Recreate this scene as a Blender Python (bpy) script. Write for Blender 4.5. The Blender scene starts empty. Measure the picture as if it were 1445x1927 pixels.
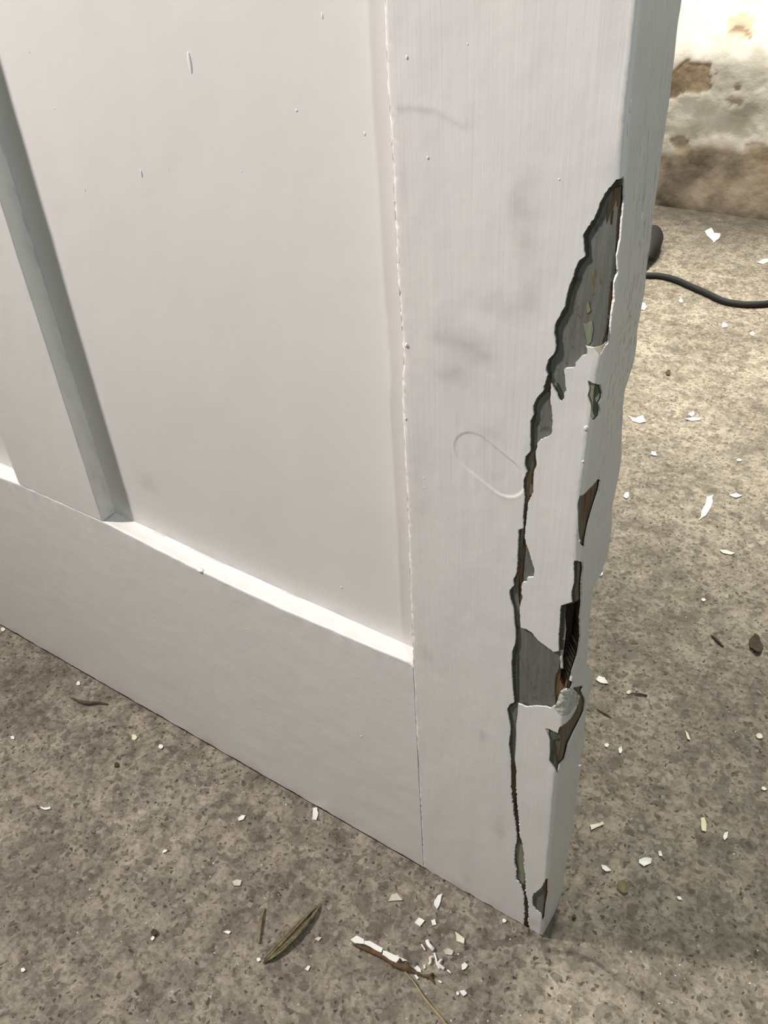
import bpy, bmesh, math, random
import numpy as np
from mathutils import Vector, Matrix, noise
from mathutils.geometry import delaunay_2d_cdt

SC = bpy.context.scene
COL = SC.collection
random.seed(7)

# ---------------------------------------------------------------- camera
W, H = 1445, 1927
PP = np.array([722.5, 963.5])
VZ = np.array([870.0, 3100.0]) - PP          # vanishing point of "down"
VH = np.array([-2254.0, -119.0]) - PP        # vanishing point of the door's length
F = float(np.sqrt(-(VZ @ VH)))
def _dir(v):
    a = np.array([v[0], v[1], F]); return a / np.linalg.norm(a)
_X = -_dir(VH); _Z = -_dir(VZ); _Y = np.cross(_Z, _X)
RW = np.array([_X, _Y, _Z])                  # world = RW @ camera (x right, y down, z forward)
def ray(px):
    a = np.array([px[0] - PP[0], px[1] - PP[1], F]); return RW @ (a / np.linalg.norm(a))
CAM = -ray((1020, 1765)) * 0.76
def on(px, n, v):                            # point where a sight line meets a plane of the place
    r = ray(px); t = (v - CAM[n]) / r[n]; return CAM + r * t
cam = bpy.data.objects.new('camera', bpy.data.cameras.new('camera'))
COL.objects.link(cam)
cx, cy, cz = RW @ np.array([1., 0, 0]), -(RW @ np.array([0., 1, 0])), -(RW @ np.array([0., 0, 1]))
cam.matrix_world = Matrix(((cx[0], cy[0], cz[0], CAM[0]), (cx[1], cy[1], cz[1], CAM[1]), (cx[2], cy[2], cz[2], CAM[2]), (0, 0, 0, 1)))
cam.data.sensor_fit = 'VERTICAL'; cam.data.sensor_height = 36
cam.data.lens = F / H * 36
cam.data.clip_start = 0.02
SC.camera = cam

# ---------------------------------------------------------------- light
SC.view_settings.view_transform = 'Standard'; SC.view_settings.look = 'None'
SC.view_settings.exposure = 0.0; SC.view_settings.gamma = 1.0
SC.view_settings.use_curve_mapping = False
wd = bpy.data.worlds.new('world'); SC.world = wd; wd.use_nodes = True
wd.node_tree.nodes['Background'].inputs[0].default_value = (0.97, 1.0, 0.98, 1)
wd.node_tree.nodes['Background'].inputs[1].default_value = 0.06
def lamp(name, loc, aim, power, col, size, spread=None):
    l = bpy.data.lights.new(name, 'AREA'); l.shape = 'DISK'; l.size = size
    l.energy = power; l.color = col
    if spread: l.spread = math.radians(spread)
    o = bpy.data.objects.new(name, l); COL.objects.link(o); o.location = loc
    o.rotation_euler = (Vector(aim) - Vector(loc)).to_track_quat('-Z', 'Y').to_euler()
    return o
lamp('work_lamp', (-1.30, -0.53, 1.50), (-0.40, -0.18, 1.65), 62, (1.0, 0.925, 0.87), 0.09)
lamp('room_lamp', (0.70, -0.62, 1.40), (-0.2, 0, 0.3), 6.0, (0.90, 1.0, 0.98), 0.07)
lamp('wall_lamp', (-0.35, 1.47, 1.90), (-0.35, 1.52, 0.0), 42, (1.0, 0.97, 0.88), 0.25)
sp = bpy.data.lights.new('floor_spot', 'SPOT'); sp.energy = 108; sp.color = (1.0, 0.95, 0.83); sp.shadow_soft_size = 0.12
sp.spot_size = math.radians(56); sp.spot_blend = 1.0
so = bpy.data.objects.new('floor_spot', sp); COL.objects.link(so); so.location = (-0.50, 0.75, 1.30)
so.rotation_euler = (Vector((-0.05, 1.03, 0)) - Vector(so.location)).to_track_quat('-Z', 'Y').to_euler()

# ---------------------------------------------------------------- materials
def mat(name, rough=0.5):
    m = bpy.data.materials.new(name); m.use_nodes = True
    nt = m.node_tree; b = nt.nodes['Principled BSDF']; b.inputs['Roughness'].default_value = rough
    return m, nt, b
def N(nt, typ, **kw):
    n = nt.nodes.new(typ)
    for k, v in kw.items():
        if k in n.inputs: n.inputs[k].default_value = v
        else: setattr(n, k, v)
    return n
def coords(nt, scale=(1, 1, 1)):
    g = N(nt, 'ShaderNodeNewGeometry'); mp = N(nt, 'ShaderNodeMapping'); mp.inputs['Scale'].default_value = scale
    nt.links.new(g.outputs['Position'], mp.inputs['Vector']); return mp.outputs[0]
def noi(nt, vec, scale, detail=3, rough=0.55):
    n = N(nt, 'ShaderNodeTexNoise'); n.inputs['Scale'].default_value = scale
    n.inputs['Detail'].default_value = detail; n.inputs['Roughness'].default_value = rough
    nt.links.new(vec, n.inputs['Vector']); return n.outputs['Fac']
def ramp(nt, fac, stops):
    r = N(nt, 'ShaderNodeValToRGB'); nt.links.new(fac, r.inputs[0]); e = r.color_ramp.elements
    e[0].position, e[0].color = stops[0][0], (*stops[0][1], 1)
    e[1].position, e[1].color = stops[-1][0], (*stops[-1][1], 1)
    for p, c in stops[1:-1]:
        q = e.new(p); q.color = (*c, 1)
    return r.outputs[0]
def mix(nt, fac, a, b, mode='MIX'):
    m = N(nt, 'ShaderNodeMix', data_type='RGBA', blend_type=mode)
    for sock, v in ((m.inputs[0], fac), (m.inputs[6], a), (m.inputs[7], b)):
        if isinstance(v, (int, float)): sock.default_value = v
        elif isinstance(v, tuple): sock.default_value = (*v, 1)
        else: nt.links.new(v, sock)
    return m.outputs[2]
def math_(nt, op, a, b=0.0):
    m = N(nt, 'ShaderNodeMath', operation=op)
    for i, v in enumerate((a, b)):
        if isinstance(v, (int, float)): m.inputs[i].default_value = v
        else: nt.links.new(v, m.inputs[i])
    return m.outputs[0]
def bump(nt, b, h, strength, dist=0.001):
    bp = N(nt, 'ShaderNodeBump'); bp.inputs['Strength'].default_value = strength; bp.inputs['Distance'].default_value = dist
    nt.links.new(h, bp.inputs['Height']); nt.links.new(bp.outputs[0], b.inputs['Normal'])
def attr(nt, name):
    a = N(nt, 'ShaderNodeAttribute'); a.attribute_name = name; return a.outputs

def paint_mat(name, col, streak, k=1.0):
    m, nt, b = mat(name, 0.42)
    d = attr(nt, 'dirt')
    big = noi(nt, coords(nt), 9, 3)
    c1 = mix(nt, 1.0, col, ramp(nt, big, [(0.3, (0.95, 0.955, 0.95)), (0.7, (1, 0.995, 0.985))]), 'MULTIPLY')
    sm = noi(nt, coords(nt, (1, 1, 1)), 60, 4)
    dd = math_(nt, 'MULTIPLY', d['Fac'], math_(nt, 'ADD', sm, 0.45))
    c1 = mix(nt, dd, c1, (0.19, 0.18, 0.155))
    sc_ = ramp(nt, noi(nt, coords(nt, (1500, 1500, 60)), 1.0, 3, 0.6), [(0.60, (0, 0, 0)), (0.64, (1, 1, 1))])
    nt.links.new(mix(nt, math_(nt, 'MULTIPLY', sc_, attr(nt, 'scuff')['Fac']), c1, (0.07, 0.065, 0.055)), b.inputs['Base Color'])
    s = noi(nt, coords(nt, streak), 1.0, 4)
    s2 = noi(nt, coords(nt), 45, 2)
    fine = noi(nt, coords(nt), 900, 2)
    h = math_(nt, 'ADD', math_(nt, 'MULTIPLY', s, 0.12 * k), math_(nt, 'MULTIPLY', s2, 0.5 * k))
    h = math_(nt, 'ADD', h, math_(nt, 'MULTIPLY', fine, 0.02))
    bump(nt, b, h, 0.8)
    b.inputs['Specular IOR Level'].default_value = 0.4
    return m
M = {}
M['white_v'] = paint_mat('white_gloss_vertical_brush', (0.80, 0.785, 0.775), (520, 520, 14))
M['white_h'] = paint_mat('white_gloss_level_brush', (0.80, 0.785, 0.775), (14, 520, 520))
M['white_p'] = paint_mat('white_gloss_panel', (0.80, 0.785, 0.775), (300, 300, 10), 0.55)

def coat(name, c1, c2, rough=0.6, cracks=False):
    m, nt, b = mat(name, rough)
    v = noi(nt, coords(nt, (260, 260, 40)), 1.0, 5)
    p = noi(nt, coords(nt), 240, 3)
    c = mix(nt, ramp(nt, v, [(0.35, (0, 0, 0)), (0.7, (1, 1, 1))]), c1, c2)
    nt.links.new(mix(nt, ramp(nt, p, [(0.62, (0, 0, 0)), (0.72, (0.8, 0.8, 0.8))]), c, tuple(x * 0.55 for x in c1)), b.inputs['Base Color'])
    if cracks:
        L1 = noi(nt, coords(nt, (330, 330, 20)), 1.0, 2, 0.4)
        d_ = math_(nt, 'ABSOLUTE', math_(nt, 'SUBTRACT', L1, 0.5)); ln = math_(nt, 'LESS_THAN', d_, 0.010)
        msk = math_(nt, 'GREATER_THAN', noi(nt, coords(nt), 110, 3), 0.50)
        tgt = b.inputs['Base Color'].links[0].from_socket
        c = mix(nt, math_(nt, 'MULTIPLY', ln, msk), tgt, mix(nt, noi(nt, coords(nt), 60, 2), (0.02, 0.015, 0.01), (0.26, 0.18, 0.11)))
        nt.links.new(c, b.inputs['Base Color'])
    bump(nt, b, v, 0.5)
    return m
M['dark'] = coat('old_black_green_coat', (0.043, 0.044, 0.036), (0.075, 0.074, 0.060))
M['grey'] = coat('old_grey_coat', (0.135, 0.142, 0.128), (0.165, 0.172, 0.155), 0.6, True)
M['green'] = coat('old_sage_coat', (0.20, 0.225, 0.15), (0.25, 0.27, 0.19))
M['dkgreen'] = coat('old_dark_green_coat', (0.07, 0.095, 0.06), (0.11, 0.13, 0.085))
M['cream'] = coat('cream_primer', (0.60, 0.55, 0.40), (0.70, 0.65, 0.50))
M['filler'] = coat('pale_filler', (0.42, 0.43, 0.40), (0.62, 0.62, 0.58))

m, nt, b = mat('weathered_wood', 0.8)
g = noi(nt, coords(nt, (700, 700, 22)), 1.0, 5, 0.65)
c = ramp(nt, g, [(0.28, (0.040, 0.030, 0.018)), (0.43, (0.16, 0.120, 0.075)), (0.6, (0.28, 0.215, 0.140)), (0.78, (0.42, 0.34, 0.24))])
c = mix(nt, attr(nt, 'rust')['Fac'], c, ramp(nt, g, [(0.3, (0.045, 0.020, 0.006)), (0.6, (0.27, 0.125, 0.040))]))
c = mix(nt, attr(nt, 'rot')['Fac'], c, ramp(nt, g, [(0.35, (0.006, 0.003, 0.002)), (0.62, (0.028, 0.012, 0.006)), (0.75, (0.15, 0.11, 0.08))]))
nt.links.new(c, b.inputs['Base Color']); bump(nt, b, g, 1.0, 0.0015); M['wood'] = m

m, nt, b = mat('exposed_aggregate_concrete', 0.72)
P = coords(nt)
wob = N(nt, 'ShaderNodeTexNoise'); wob.inputs['Scale'].default_value = 120; nt.links.new(P, wob.inputs['Vector'])
sub = N(nt, 'ShaderNodeVectorMath', operation='MULTIPLY_ADD'); nt.links.new(wob.outputs['Color'], sub.inputs[0])
sub.inputs[1].default_value = (0.009, 0.009, 0.009); nt.links.new(P, sub.inputs[2]); PW = sub.outputs[0]
big = noi(nt, P, 7, 4); mid = noi(nt, PW, 45, 4, 0.6); fine = noi(nt, P, 330, 4, 0.7)
base = ramp(nt, big, [(0.3, (0.178, 0.153, 0.122)), (0.5, (0.240, 0.210, 0.170)), (0.7, (0.308, 0.273, 0.223))])
base = mix(nt, 0.95, base, ramp(nt, mid, [(0.33, (0.60, 0.58, 0.55)), (0.47, (0.95, 0.95, 0.94)), (0.64, (1.30, 1.29, 1.26))]), 'MULTIPLY')
grn = noi(nt, PW, 170, 5, 0.7)
base = mix(nt, 0.9, base, ramp(nt, grn, [(0.38, (0.50, 0.48, 0.45)), (0.48, (0.95, 0.95, 0.94)), (0.62, (1.28, 1.27, 1.24))]), 'MULTIPLY')
base = mix(nt, 0.6, base, ramp(nt, fine, [(0.3, (0.62, 0.60, 0.58)), (0.5, (1, 1, 1)), (0.7, (1.3, 1.29, 1.25))]), 'MULTIPLY')
def stones(base, scale, share, rad, c_dark, c_light, amt, vec=None):
    v = N(nt, 'ShaderNodeTexVoronoi'); v.inputs['Scale'].default_value = scale; nt.links.new(vec or PW, v.inputs['Vector'])
    sp = N(nt, 'ShaderNodeSeparateColor'); nt.links.new(v.outputs['Color'], sp.inputs[0])
    pick = math_(nt, 'LESS_THAN', sp.outputs[0], share)
    rr = math_(nt, 'MULTIPLY', math_(nt, 'ADD', math_(nt, 'MULTIPLY', sp.outputs[2], 0.6), 0.5), rad)
    inr = math_(nt, 'LESS_THAN', v.outputs['Distance'], rr)
    k = math_(nt, 'MULTIPLY', math_(nt, 'MULTIPLY', pick, inr), amt)
    tone = mix(nt, sp.outputs[1], c_dark, c_light)
    return mix(nt, k, base, tone)
base = stones(base, 62, 0.10, 0.62, (0.085, 0.074, 0.056), (0.175, 0.155, 0.122), 0.55)
base = stones(base, 115, 0.20, 0.56, (0.068, 0.058, 0.043), (0.175, 0.152, 0.120), 0.62)
base = stones(base, 220, 0.24, 0.54, (0.045, 0.037, 0.026), (0.160, 0.140, 0.110), 0.66)
base = stones(base, 180, 0.14, 0.45, (0.33, 0.30, 0.245), (0.42, 0.38, 0.32), 0.5)
base = stones(base, 300, 0.10, 0.50, (0.018, 0.013, 0.008), (0.07, 0.052, 0.036), 0.85)
rb = noi(nt, P, 42, 3)
base = mix(nt, ramp(nt, rb, [(0.66, (0, 0, 0)), (0.74, (0.4, 0.4, 0.4))]), base, (0.11, 0.074, 0.045))
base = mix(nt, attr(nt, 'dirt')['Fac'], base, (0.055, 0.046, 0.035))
nt.links.new(base, b.inputs['Base Color'])
hh = math_(nt, 'ADD', math_(nt, 'MULTIPLY', fine, 0.4), mid)
bump(nt, b, hh, 0.55, 0.0012); M['floor'] = m

m, nt, b = mat('flaking_limewash', 0.85)
P = coords(nt); a = noi(nt, P, 14, 5, 0.6); f2 = noi(nt, P, 90, 4)
white = mix(nt, 0.9, (0.72, 0.70, 0.62), ramp(nt, a, [(0.35, (0.72, 0.70, 0.64)), (0.6, (1, 1, 1))]), 'MULTIPLY')
brown = mix(nt, 0.9, (0.22, 0.165, 0.10), ramp(nt, f2, [(0.3, (0.75, 0.74, 0.7)), (0.65, (1.25, 1.22, 1.2))]), 'MULTIPLY')
c = mix(nt, attr(nt, 'grime_shade')['Fac'], white, ramp(nt, a, [(0.35, (0.075, 0.057, 0.038)), (0.62, (0.225, 0.180, 0.128))]))
c = mix(nt, attr(nt, 'peach')['Fac'], c, (0.62, 0.43, 0.27))
c = mix(nt, attr(nt, 'bare')['Fac'], c, brown)
nt.links.new(c, b.inputs['Base Color']); bump(nt, b, f2, 0.6, 0.003); M['wall'] = m

def plain(name, col, rough=0.6, var=0.12):
    m, nt, b = mat(name, rough)
    n = noi(nt, coords(nt), 220, 4)
    nt.links.new(mix(nt, 1.0, col, ramp(nt, n, [(0.3, (1 - var,) * 3), (0.7, (1 + var,) * 3)]), 'MULTIPLY'), b.inputs['Base Color'])
    bump(nt, b, n, 0.3); return m
M['rubber'] = plain('black_rubber', (0.008, 0.008, 0.008), 0.75)
M['brass'] = plain('dull_brass', (0.45, 0.35, 0.15), 0.4)
M['flake_white'] = plain('white_paint_flake', (0.86, 0.86, 0.82), 0.5, 0.04)
M['flake_cream'] = plain('cream_paint_flake', (0.78, 0.73, 0.58), 0.55, 0.06)
M['flake_beige'] = plain('beige_paint_flake', (0.60, 0.55, 0.45), 0.6, 0.08)
M['flake_yellow'] = plain('yellow_paint_flake', (0.80, 0.74, 0.50), 0.55, 0.06)
M['bark'] = plain('dark_bark', (0.055, 0.035, 0.02), 0.8, 0.4)
M['twig'] = plain('grey_twig', (0.075, 0.06, 0.045), 0.8, 0.3)
M['straw'] = plain('dry_straw', (0.34, 0.27, 0.13), 0.7, 0.2)
M['raw_edge'] = plain('dirty_raw_timber_edge', (0.060, 0.038, 0.020), 0.85, 0.4)
M['litter'] = plain('olive_dry_litter', (0.19, 0.155, 0.085), 0.85, 0.4)
M['splinter'] = plain('raw_splinter', (0.115, 0.066, 0.030), 0.8, 0.5)

# ---------------------------------------------------------------- helpers
def tag(o, label=None, cat=None, group=None, kind=None):
    if label: o['label'] = label
    if cat: o['category'] = cat
    if group: o['group'] = group
    if kind: o['kind'] = kind
    return o
def mesh_obj(name, vs, fs, m, parent=None, smooth=None, attrs=None):
    me = bpy.data.meshes.new(name); me.from_pydata([tuple(v) for v in vs], [], fs)
    me.materials.append(m)
    if attrs:
        for an, vals in attrs.items():
            a = me.attributes.new(an, 'FLOAT', 'POINT'); a.data.foreach_set('value', np.asarray(vals, dtype=np.float32))
    if smooth is not None:
        s = [bool(smooth)] * len(fs) if isinstance(smooth, bool) else smooth
        me.polygons.foreach_set('use_smooth', s)
    me.update()
    o = bpy.data.objects.new(name, me); COL.objects.link(o); o.parent = parent
    return o
def empty(name, loc=(0, 0, 0)):
    o = bpy.data.objects.new(name, None); COL.objects.link(o); o.location = loc; o.empty_display_size = 0.05; return o
def inside(pts, poly):
    x, y = pts[:, 0], pts[:, 1]; c = np.zeros(len(pts), bool); n = len(poly); j = n - 1
    for i in range(n):
        xi, yi = poly[i]; xj, yj = poly[j]
        if yi != yj:
            c ^= ((yi > y) != (yj > y)) & (x < (xj - xi) * (y - yi) / (yj - yi) + xi)
        j = i
    return c
def rough_poly(poly, step=0.0012, amp=0.0003, closed=True):
    out = []; n = len(poly)
    for i in range(n if closed else n - 1):
        a = np.array(poly[i]); c = np.array(poly[(i + 1) % n]); L = np.linalg.norm(c - a); k = max(1, int(L / step))
        nd = np.array([-(c - a)[1], (c - a)[0]]) / (L + 1e-9)
        for q in range(k):
            p = a + (c - a) * q / k
            out.append(tuple(p + nd * noise.noise(Vector((p[0] * 1100, p[1] * 800, 3.3))) * amp * (2.4 if p[1] < 0.17 else 0.8)))
    if not closed: out.append(tuple(poly[-1]))
    return out
def sheet(name, outer, holes, pts, fmap, thick, m, parent=None, height=None, attrs=None, off=0.0, domes=()):
    """A coat of paint: outline minus holes, in flat (s, t) coordinates, laid on the surface fmap(s,t)->(point, normal),
    with its own thickness at every edge."""
    K = 1000.0
    vs, es = [], []
    for poly in [outer] + list(holes):
        b0 = len(vs); n = len(poly)
        vs += [Vector((p[0] * K, p[1] * K)) for p in poly]; es += [(b0 + i, b0 + (i + 1) % n) for i in range(n)]
    P_ = np.array(pts); P_ = P_[inside(P_, outer)]
    vs += [Vector((p[0] * K, p[1] * K)) for p in P_]
    r = delaunay_2d_cdt(vs, es, [], 0, 1e-4)
    V = np.array([(v[0] / K, v[1] / K) for v in r[0]]); T = np.array([f for f in r[2] if len(f) == 3])
    cen = V[T].mean(axis=1); keep = inside(cen, outer)
    for h in holes: keep &= ~inside(cen, h)
    T = T[keep]; used = np.unique(T); re = -np.ones(len(V), int); re[used] = np.arange(len(used)); V = V[used]; T = re[T]
    out = []; low = []; A = {k: [] for k in (attrs or {})}
    for s, t in V:
        p, nrm = fmap(s, t); h = (height(s, t) if height else 0.0) + off
        out.append(p + nrm * h); low.append(p + nrm * (off - thick))
        for k in A: A[k].append(attrs[k](s, t))
    fs = []; ec = {}
    for a, b_, c_ in T:
        fs.append((int(a), int(b_), int(c_)))
        for e in ((a, b_), (b_, c_), (c_, a)): ec[(int(e[0]), int(e[1]))] = 1
    # orient outwards
    a, b_, c_ = fs[0]
    flip = (out[b_] - out[a]).cross(out[c_] - out[a]).dot(fmap(*V[a])[1]) < 0
    smooth = [True] * len(fs); walls = []
    for (i, j) in ec:
        if (j, i) not in ec:
            k = len(out); out += [out[i].copy(), out[j].copy(), low[j], low[i]]
            for q in A: A[q] += [A[q][i], A[q][j], A[q][j], A[q][i]]
            walls.append((k + 1, k, k + 3, k + 2))
    fs += walls; smooth += [False] * len(walls)
    if flip: fs = [tuple(reversed(f)) for f in fs]
    for (s, t, rs, rt, hh) in domes:          # beads and runs dried into the paint
        p, nrm = fmap(s, t); p = p + nrm * (off + (height(s, t) if height else 0))
        u = (fmap(s + 1e-3, t)[0] - fmap(s, t)[0]).normalized(); w = (fmap(s, t + 1e-3)[0] - fmap(s, t)[0]).normalized()
        b0 = len(out); nr, ns = 4, 12
        for a_ in range(nr):
            th = (a_ / nr) * math.pi / 2
            for q in range(ns):
                ph = q / ns * 2 * math.pi; taper = 1 if math.sin(ph) < 0 else 1.0
                out.append(p + u * (math.cos(th) * math.cos(ph) * rs) + w * (math.cos(th) * math.sin(ph) * rt * taper) + nrm * (math.sin(th) * hh - 5e-5))
        out.append(p + nrm * hh); top = len(out) - 1
        for q in A: A[q] += [0.0] * (nr * ns + 1)
        sgn = u.cross(w).dot(nrm) > 0
        for a_ in range(nr):
            for q in range(ns):
                i0 = b0 + a_ * ns + q; i1 = b0 + a_ * ns + (q + 1) % ns
                f = (i0, i1, i1 + ns, i0 + ns) if a_ < nr - 1 else (i0, i1, top)
                fs.append(f if sgn else tuple(reversed(f))); smooth.append(True)
    return mesh_obj(name, out, fs, m, parent, smooth, A)
def grid_pts(s0, s1, t0, t1, ds, dt, jit=0.25):
    r = random.Random(3); o = []
    ns, nt_ = int((s1 - s0) / ds), int((t1 - t0) / dt)
    for i in range(1, ns):
        for j in range(1, nt_):
            o.append((s0 + i * ds + r.uniform(-jit, jit) * ds, t0 + j * dt + r.uniform(-jit, jit) * dt))
    return o
def n3(x, y, z): return noise.noise(Vector((x, y, z)))
def interp(tab):
    xs = np.array([a for a, _ in tab]); ys = np.array([c for _, c in tab]); o = np.argsort(xs); xs, ys = xs[o], ys[o]
    return lambda v: float(np.interp(v, xs, ys))

# ---------------------------------------------------------------- traced edges of the door
T_DOOR = 0.0355; DEPTH = 0.0135
ARRIS = [(1204, 0), (1193, 105), (1183, 195), (1178, 260), (1174, 333), (1169, 410), (1163, 480), (1155, 560), (1149, 610), (1140, 655), (1130, 700), (1121, 760),
         (1113, 810), (1107, 850), (1101, 900), (1096, 950), (1092, 1010), (1088, 1080), (1082, 1150), (1076, 1230), (1068, 1300), (1060, 1380), (1052, 1440),
         (1047, 1465), (1041, 1540), (1034, 1610), (1031, 1650), (1026, 1700), (1020, 1765)]
_a = [on(p, 1, 0.0) for p in ARRIS]
xa = interp([(0, 0)] + [(p[2], p[0]) for p in _a] + [(0.7, -0.001), (2.1, 0)])
xa_px = interp([(p[1], p[0]) for p in ARRIS])
SIL = [(1282.6, 0), (1274, 57), (1269.5, 105), (1265, 139), (1260.8, 185), (1254, 229), (1250, 262), (1244.5, 292), (1240, 334), (1233, 382), (1228, 418), (1225, 457),
       (1216, 511), (1209.7, 561), (1202, 607), (1196.7, 649), (1193, 677), (1184, 711), (1177, 733), (1173.5, 764), (1170.6, 804), (1169, 861), (1163.5, 897), (1157, 934),
       (1152.4, 954), (1152, 985), (1146, 1030), (1141, 1057), (1137.6, 1071), (1126, 1084), (1118, 1102), (1115, 1129), (1109.6, 1167), (1107.5, 1202), (1104.4, 1250),
       (1114, 1260), (1116, 1271), (1114, 1287), (1107.5, 1316), (1105.6, 1332), (1100.6, 1387), (1094, 1434), (1085.6, 1499), (1080.7, 1539), (1074, 1581), (1063, 1636),
       (1059.5, 1689), (1049.5, 1718), (1037, 1733), (1034, 1742), (1022, 1763)]
def edge_pt(px):
    x0 = 0.0
    for _ in range(3):
        p = on(px, 0, x0); x0 = xa(p[2])
    return p
_s = [edge_pt(p) for p in SIL]
yb = interp([(p[2], p[1]) for p in _s] + [(0.75, 0.0355), (2.1, 0.0355)])
def st(px):                                   # photo point -> (s, z) on the unrolled stile: s<0 front, s>0 edge
    if px[0] <= xa_px(px[1]):
        p = on(px, 1, 0.0); return (p[0] - xa(p[2]), p[2])
    p = edge_pt(px); return (max(p[1], 0.0), p[2])
def stp(poly): return [st(p) for p in poly]
_d = [on(p, 1, 0.0) for p in [(723, 0), (728, 156), (732, 208), (736, 285), (740, 371), (745.6, 493), (752, 580), (756.8, 645), (758.3, 682), (755.8, 728), (757, 772), (760, 824), (764.6, 928), (767.5, 993), (771, 1100), (777, 1250)]]
xd = interp([(p[2], p[0]) for p in _d] + [(0.0, -0.1064), (0.7, -0.1048), (2.1, -0.1055)])
RAR = 0.0028
def stile_map(s, z):
    x0 = xa(z)
    if s <= -RAR: p, n_ = (x0 + s, 0.0), (0, -1)
    elif s >= RAR: p, n_ = (x0, s), (1, 0)
    else:
        k = (s + RAR) / (2 * RAR); p = (x0 - RAR * (1 - k) ** 2, RAR * k * k); n_ = (k, -(1 - k))
    n_ = Vector((n_[0], n_[1], 0)).normalized()
    # inner arris beside the panel
    lim = xd(z)
    if s < -0.05:
        d = p[0] - lim
        if d < 0: return Vector((lim, -d, z)), Vector((-1, 0, 0))
        rr_ = 0.0016 if z > 0.25 else 0.0006
        if d < rr_:
            e = 1 - d / rr_; return Vector((p[0], 0.4 * rr_ * e * e, z)), Vector((-e * 0.7, -1, 0)).normalized()
    return Vector((p[0], p[1], z)), n_

VOID_L = [(1176, 332), (1159, 338), (1148, 351), (1137, 366), (1127, 384), (1122.7, 402), (1110.5, 420), (1096, 444), (1098, 464), (1100, 482), (1088, 493), (1080.6, 510),
          (1078, 521), (1070.6, 539), (1065, 557), (1062, 577), (1050.7, 597), (1043, 612), (1041, 628), (1045, 645), (1044, 663), (1031, 678), (1026, 694), (1030, 706),
          (1023, 726), (1020.7, 737), (1008.5, 750.7), (1002, 766), (1004, 779.5), (997, 793), (996.8, 817), (997, 850), (987.5, 861), (986, 875), (991, 888), (985, 903),
          (984, 919), (986, 937), (983.7, 968), (983, 994), (975, 997), (974, 1016), (973, 1058), (970.6, 1082), (965.4, 1092), (966.4, 1102), (958, 1111), (957.7, 1121),
          (962.3, 1136), (966, 1146), (966.8, 1167), (969.5, 1187), (969, 1212), (963.3, 1225), (961.9, 1248), (962.3, 1266), (964.3, 1298), (967, 1322), (960, 1325),
          (953, 1335), (956, 1349), (959.8, 1370), (956.8, 1400), (959.8, 1425), (961, 1459), (961, 1489), (965.3, 1524), (969.8, 1559), (971, 1584), (967.3, 1599),
          (967.3, 1621), (971, 1636), (969.8, 1654), (979.7, 1666), (985, 1689), (986, 1723), (985, 1739), (985, 1775)]
VOID_R = [(1001, 1790), (1001, 1757), (996, 1746), (993.4, 1734), (994.7, 1711), (993.4, 1696), (988.5, 1674), (989.7, 1659), (987.2, 1641), (986, 1621), (984.7, 1592), (978, 1574),
          (977.2, 1549), (974.3, 1519), (971, 1484), (971, 1449), (968.5, 1425), (971, 1387), (971, 1365), (973.5, 1345), (974.7, 1324.5),
          (991.3, 1331), (1008, 1329), (1024.5, 1330), (1035, 1333), (1043, 1329), (1052, 1322), (1059, 1300), (1068, 1299), (1074, 1296), (1077, 1292), (1079, 1285), (1074, 1281), (1078.5, 1260), (1087.8, 1233),
          (1093, 1198), (1092, 1163), (1095, 1136), (1095, 1096), (1098, 1073), (1097, 1056), (1088, 1057), (1080.6, 1055), (1078.5, 1063), (1079.5, 1096), (1074, 1115), (1076, 1133), (1054.6, 1140), (1052.6, 1167),
          (1050.5, 1196), (1050.5, 1225), (1041, 1226), (1028.7, 1216.6), (1012, 1204), (999.6, 1189.6), (991.3, 1184.4), (979.9, 1181), (978.5, 1162.6), (977.8, 1146),
          (979.9, 1133.6), (983, 1125), (981, 1117), (982, 1098), (991.3, 1094), (992.4, 1087), (1003.8, 1086), (1005.9, 1071), (999.6, 1052.6), (993.4, 1032),
          (987.5, 1013), (990.8, 972), (994, 946), (1003, 926), (1004, 906), (1003.6, 888), (1010.3, 875), (1008.5, 850), (1011.4, 833), (1019.6, 827), (1027.3, 824),
          (1037.3, 817), (1040, 795), (1038.4, 770.6), (1035.5, 755), (1036.8, 722), (1041.7, 731), (1052.8, 753), (1056, 755.6), (1061, 750.7), (1061.6, 738.5),
          (1066, 736), (1063.4, 713), (1061.6, 695.4), (1070.5, 692), (1079.4, 693), (1082.7, 688.7), (1082.7, 682), (1092.6, 671), (1104.8, 666.6), (1103, 652),
          (1117, 655.4), (1129.3, 671), (1139.3, 656.5), (1147, 641), (1150.4, 610), (1152.6, 586), (1156, 566), (1157, 535), (1163.7, 510), (1162.5, 484), (1168, 453),
          (1171.4, 411), (1176, 377)]
VOID = VOID_L + VOID_R
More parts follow.
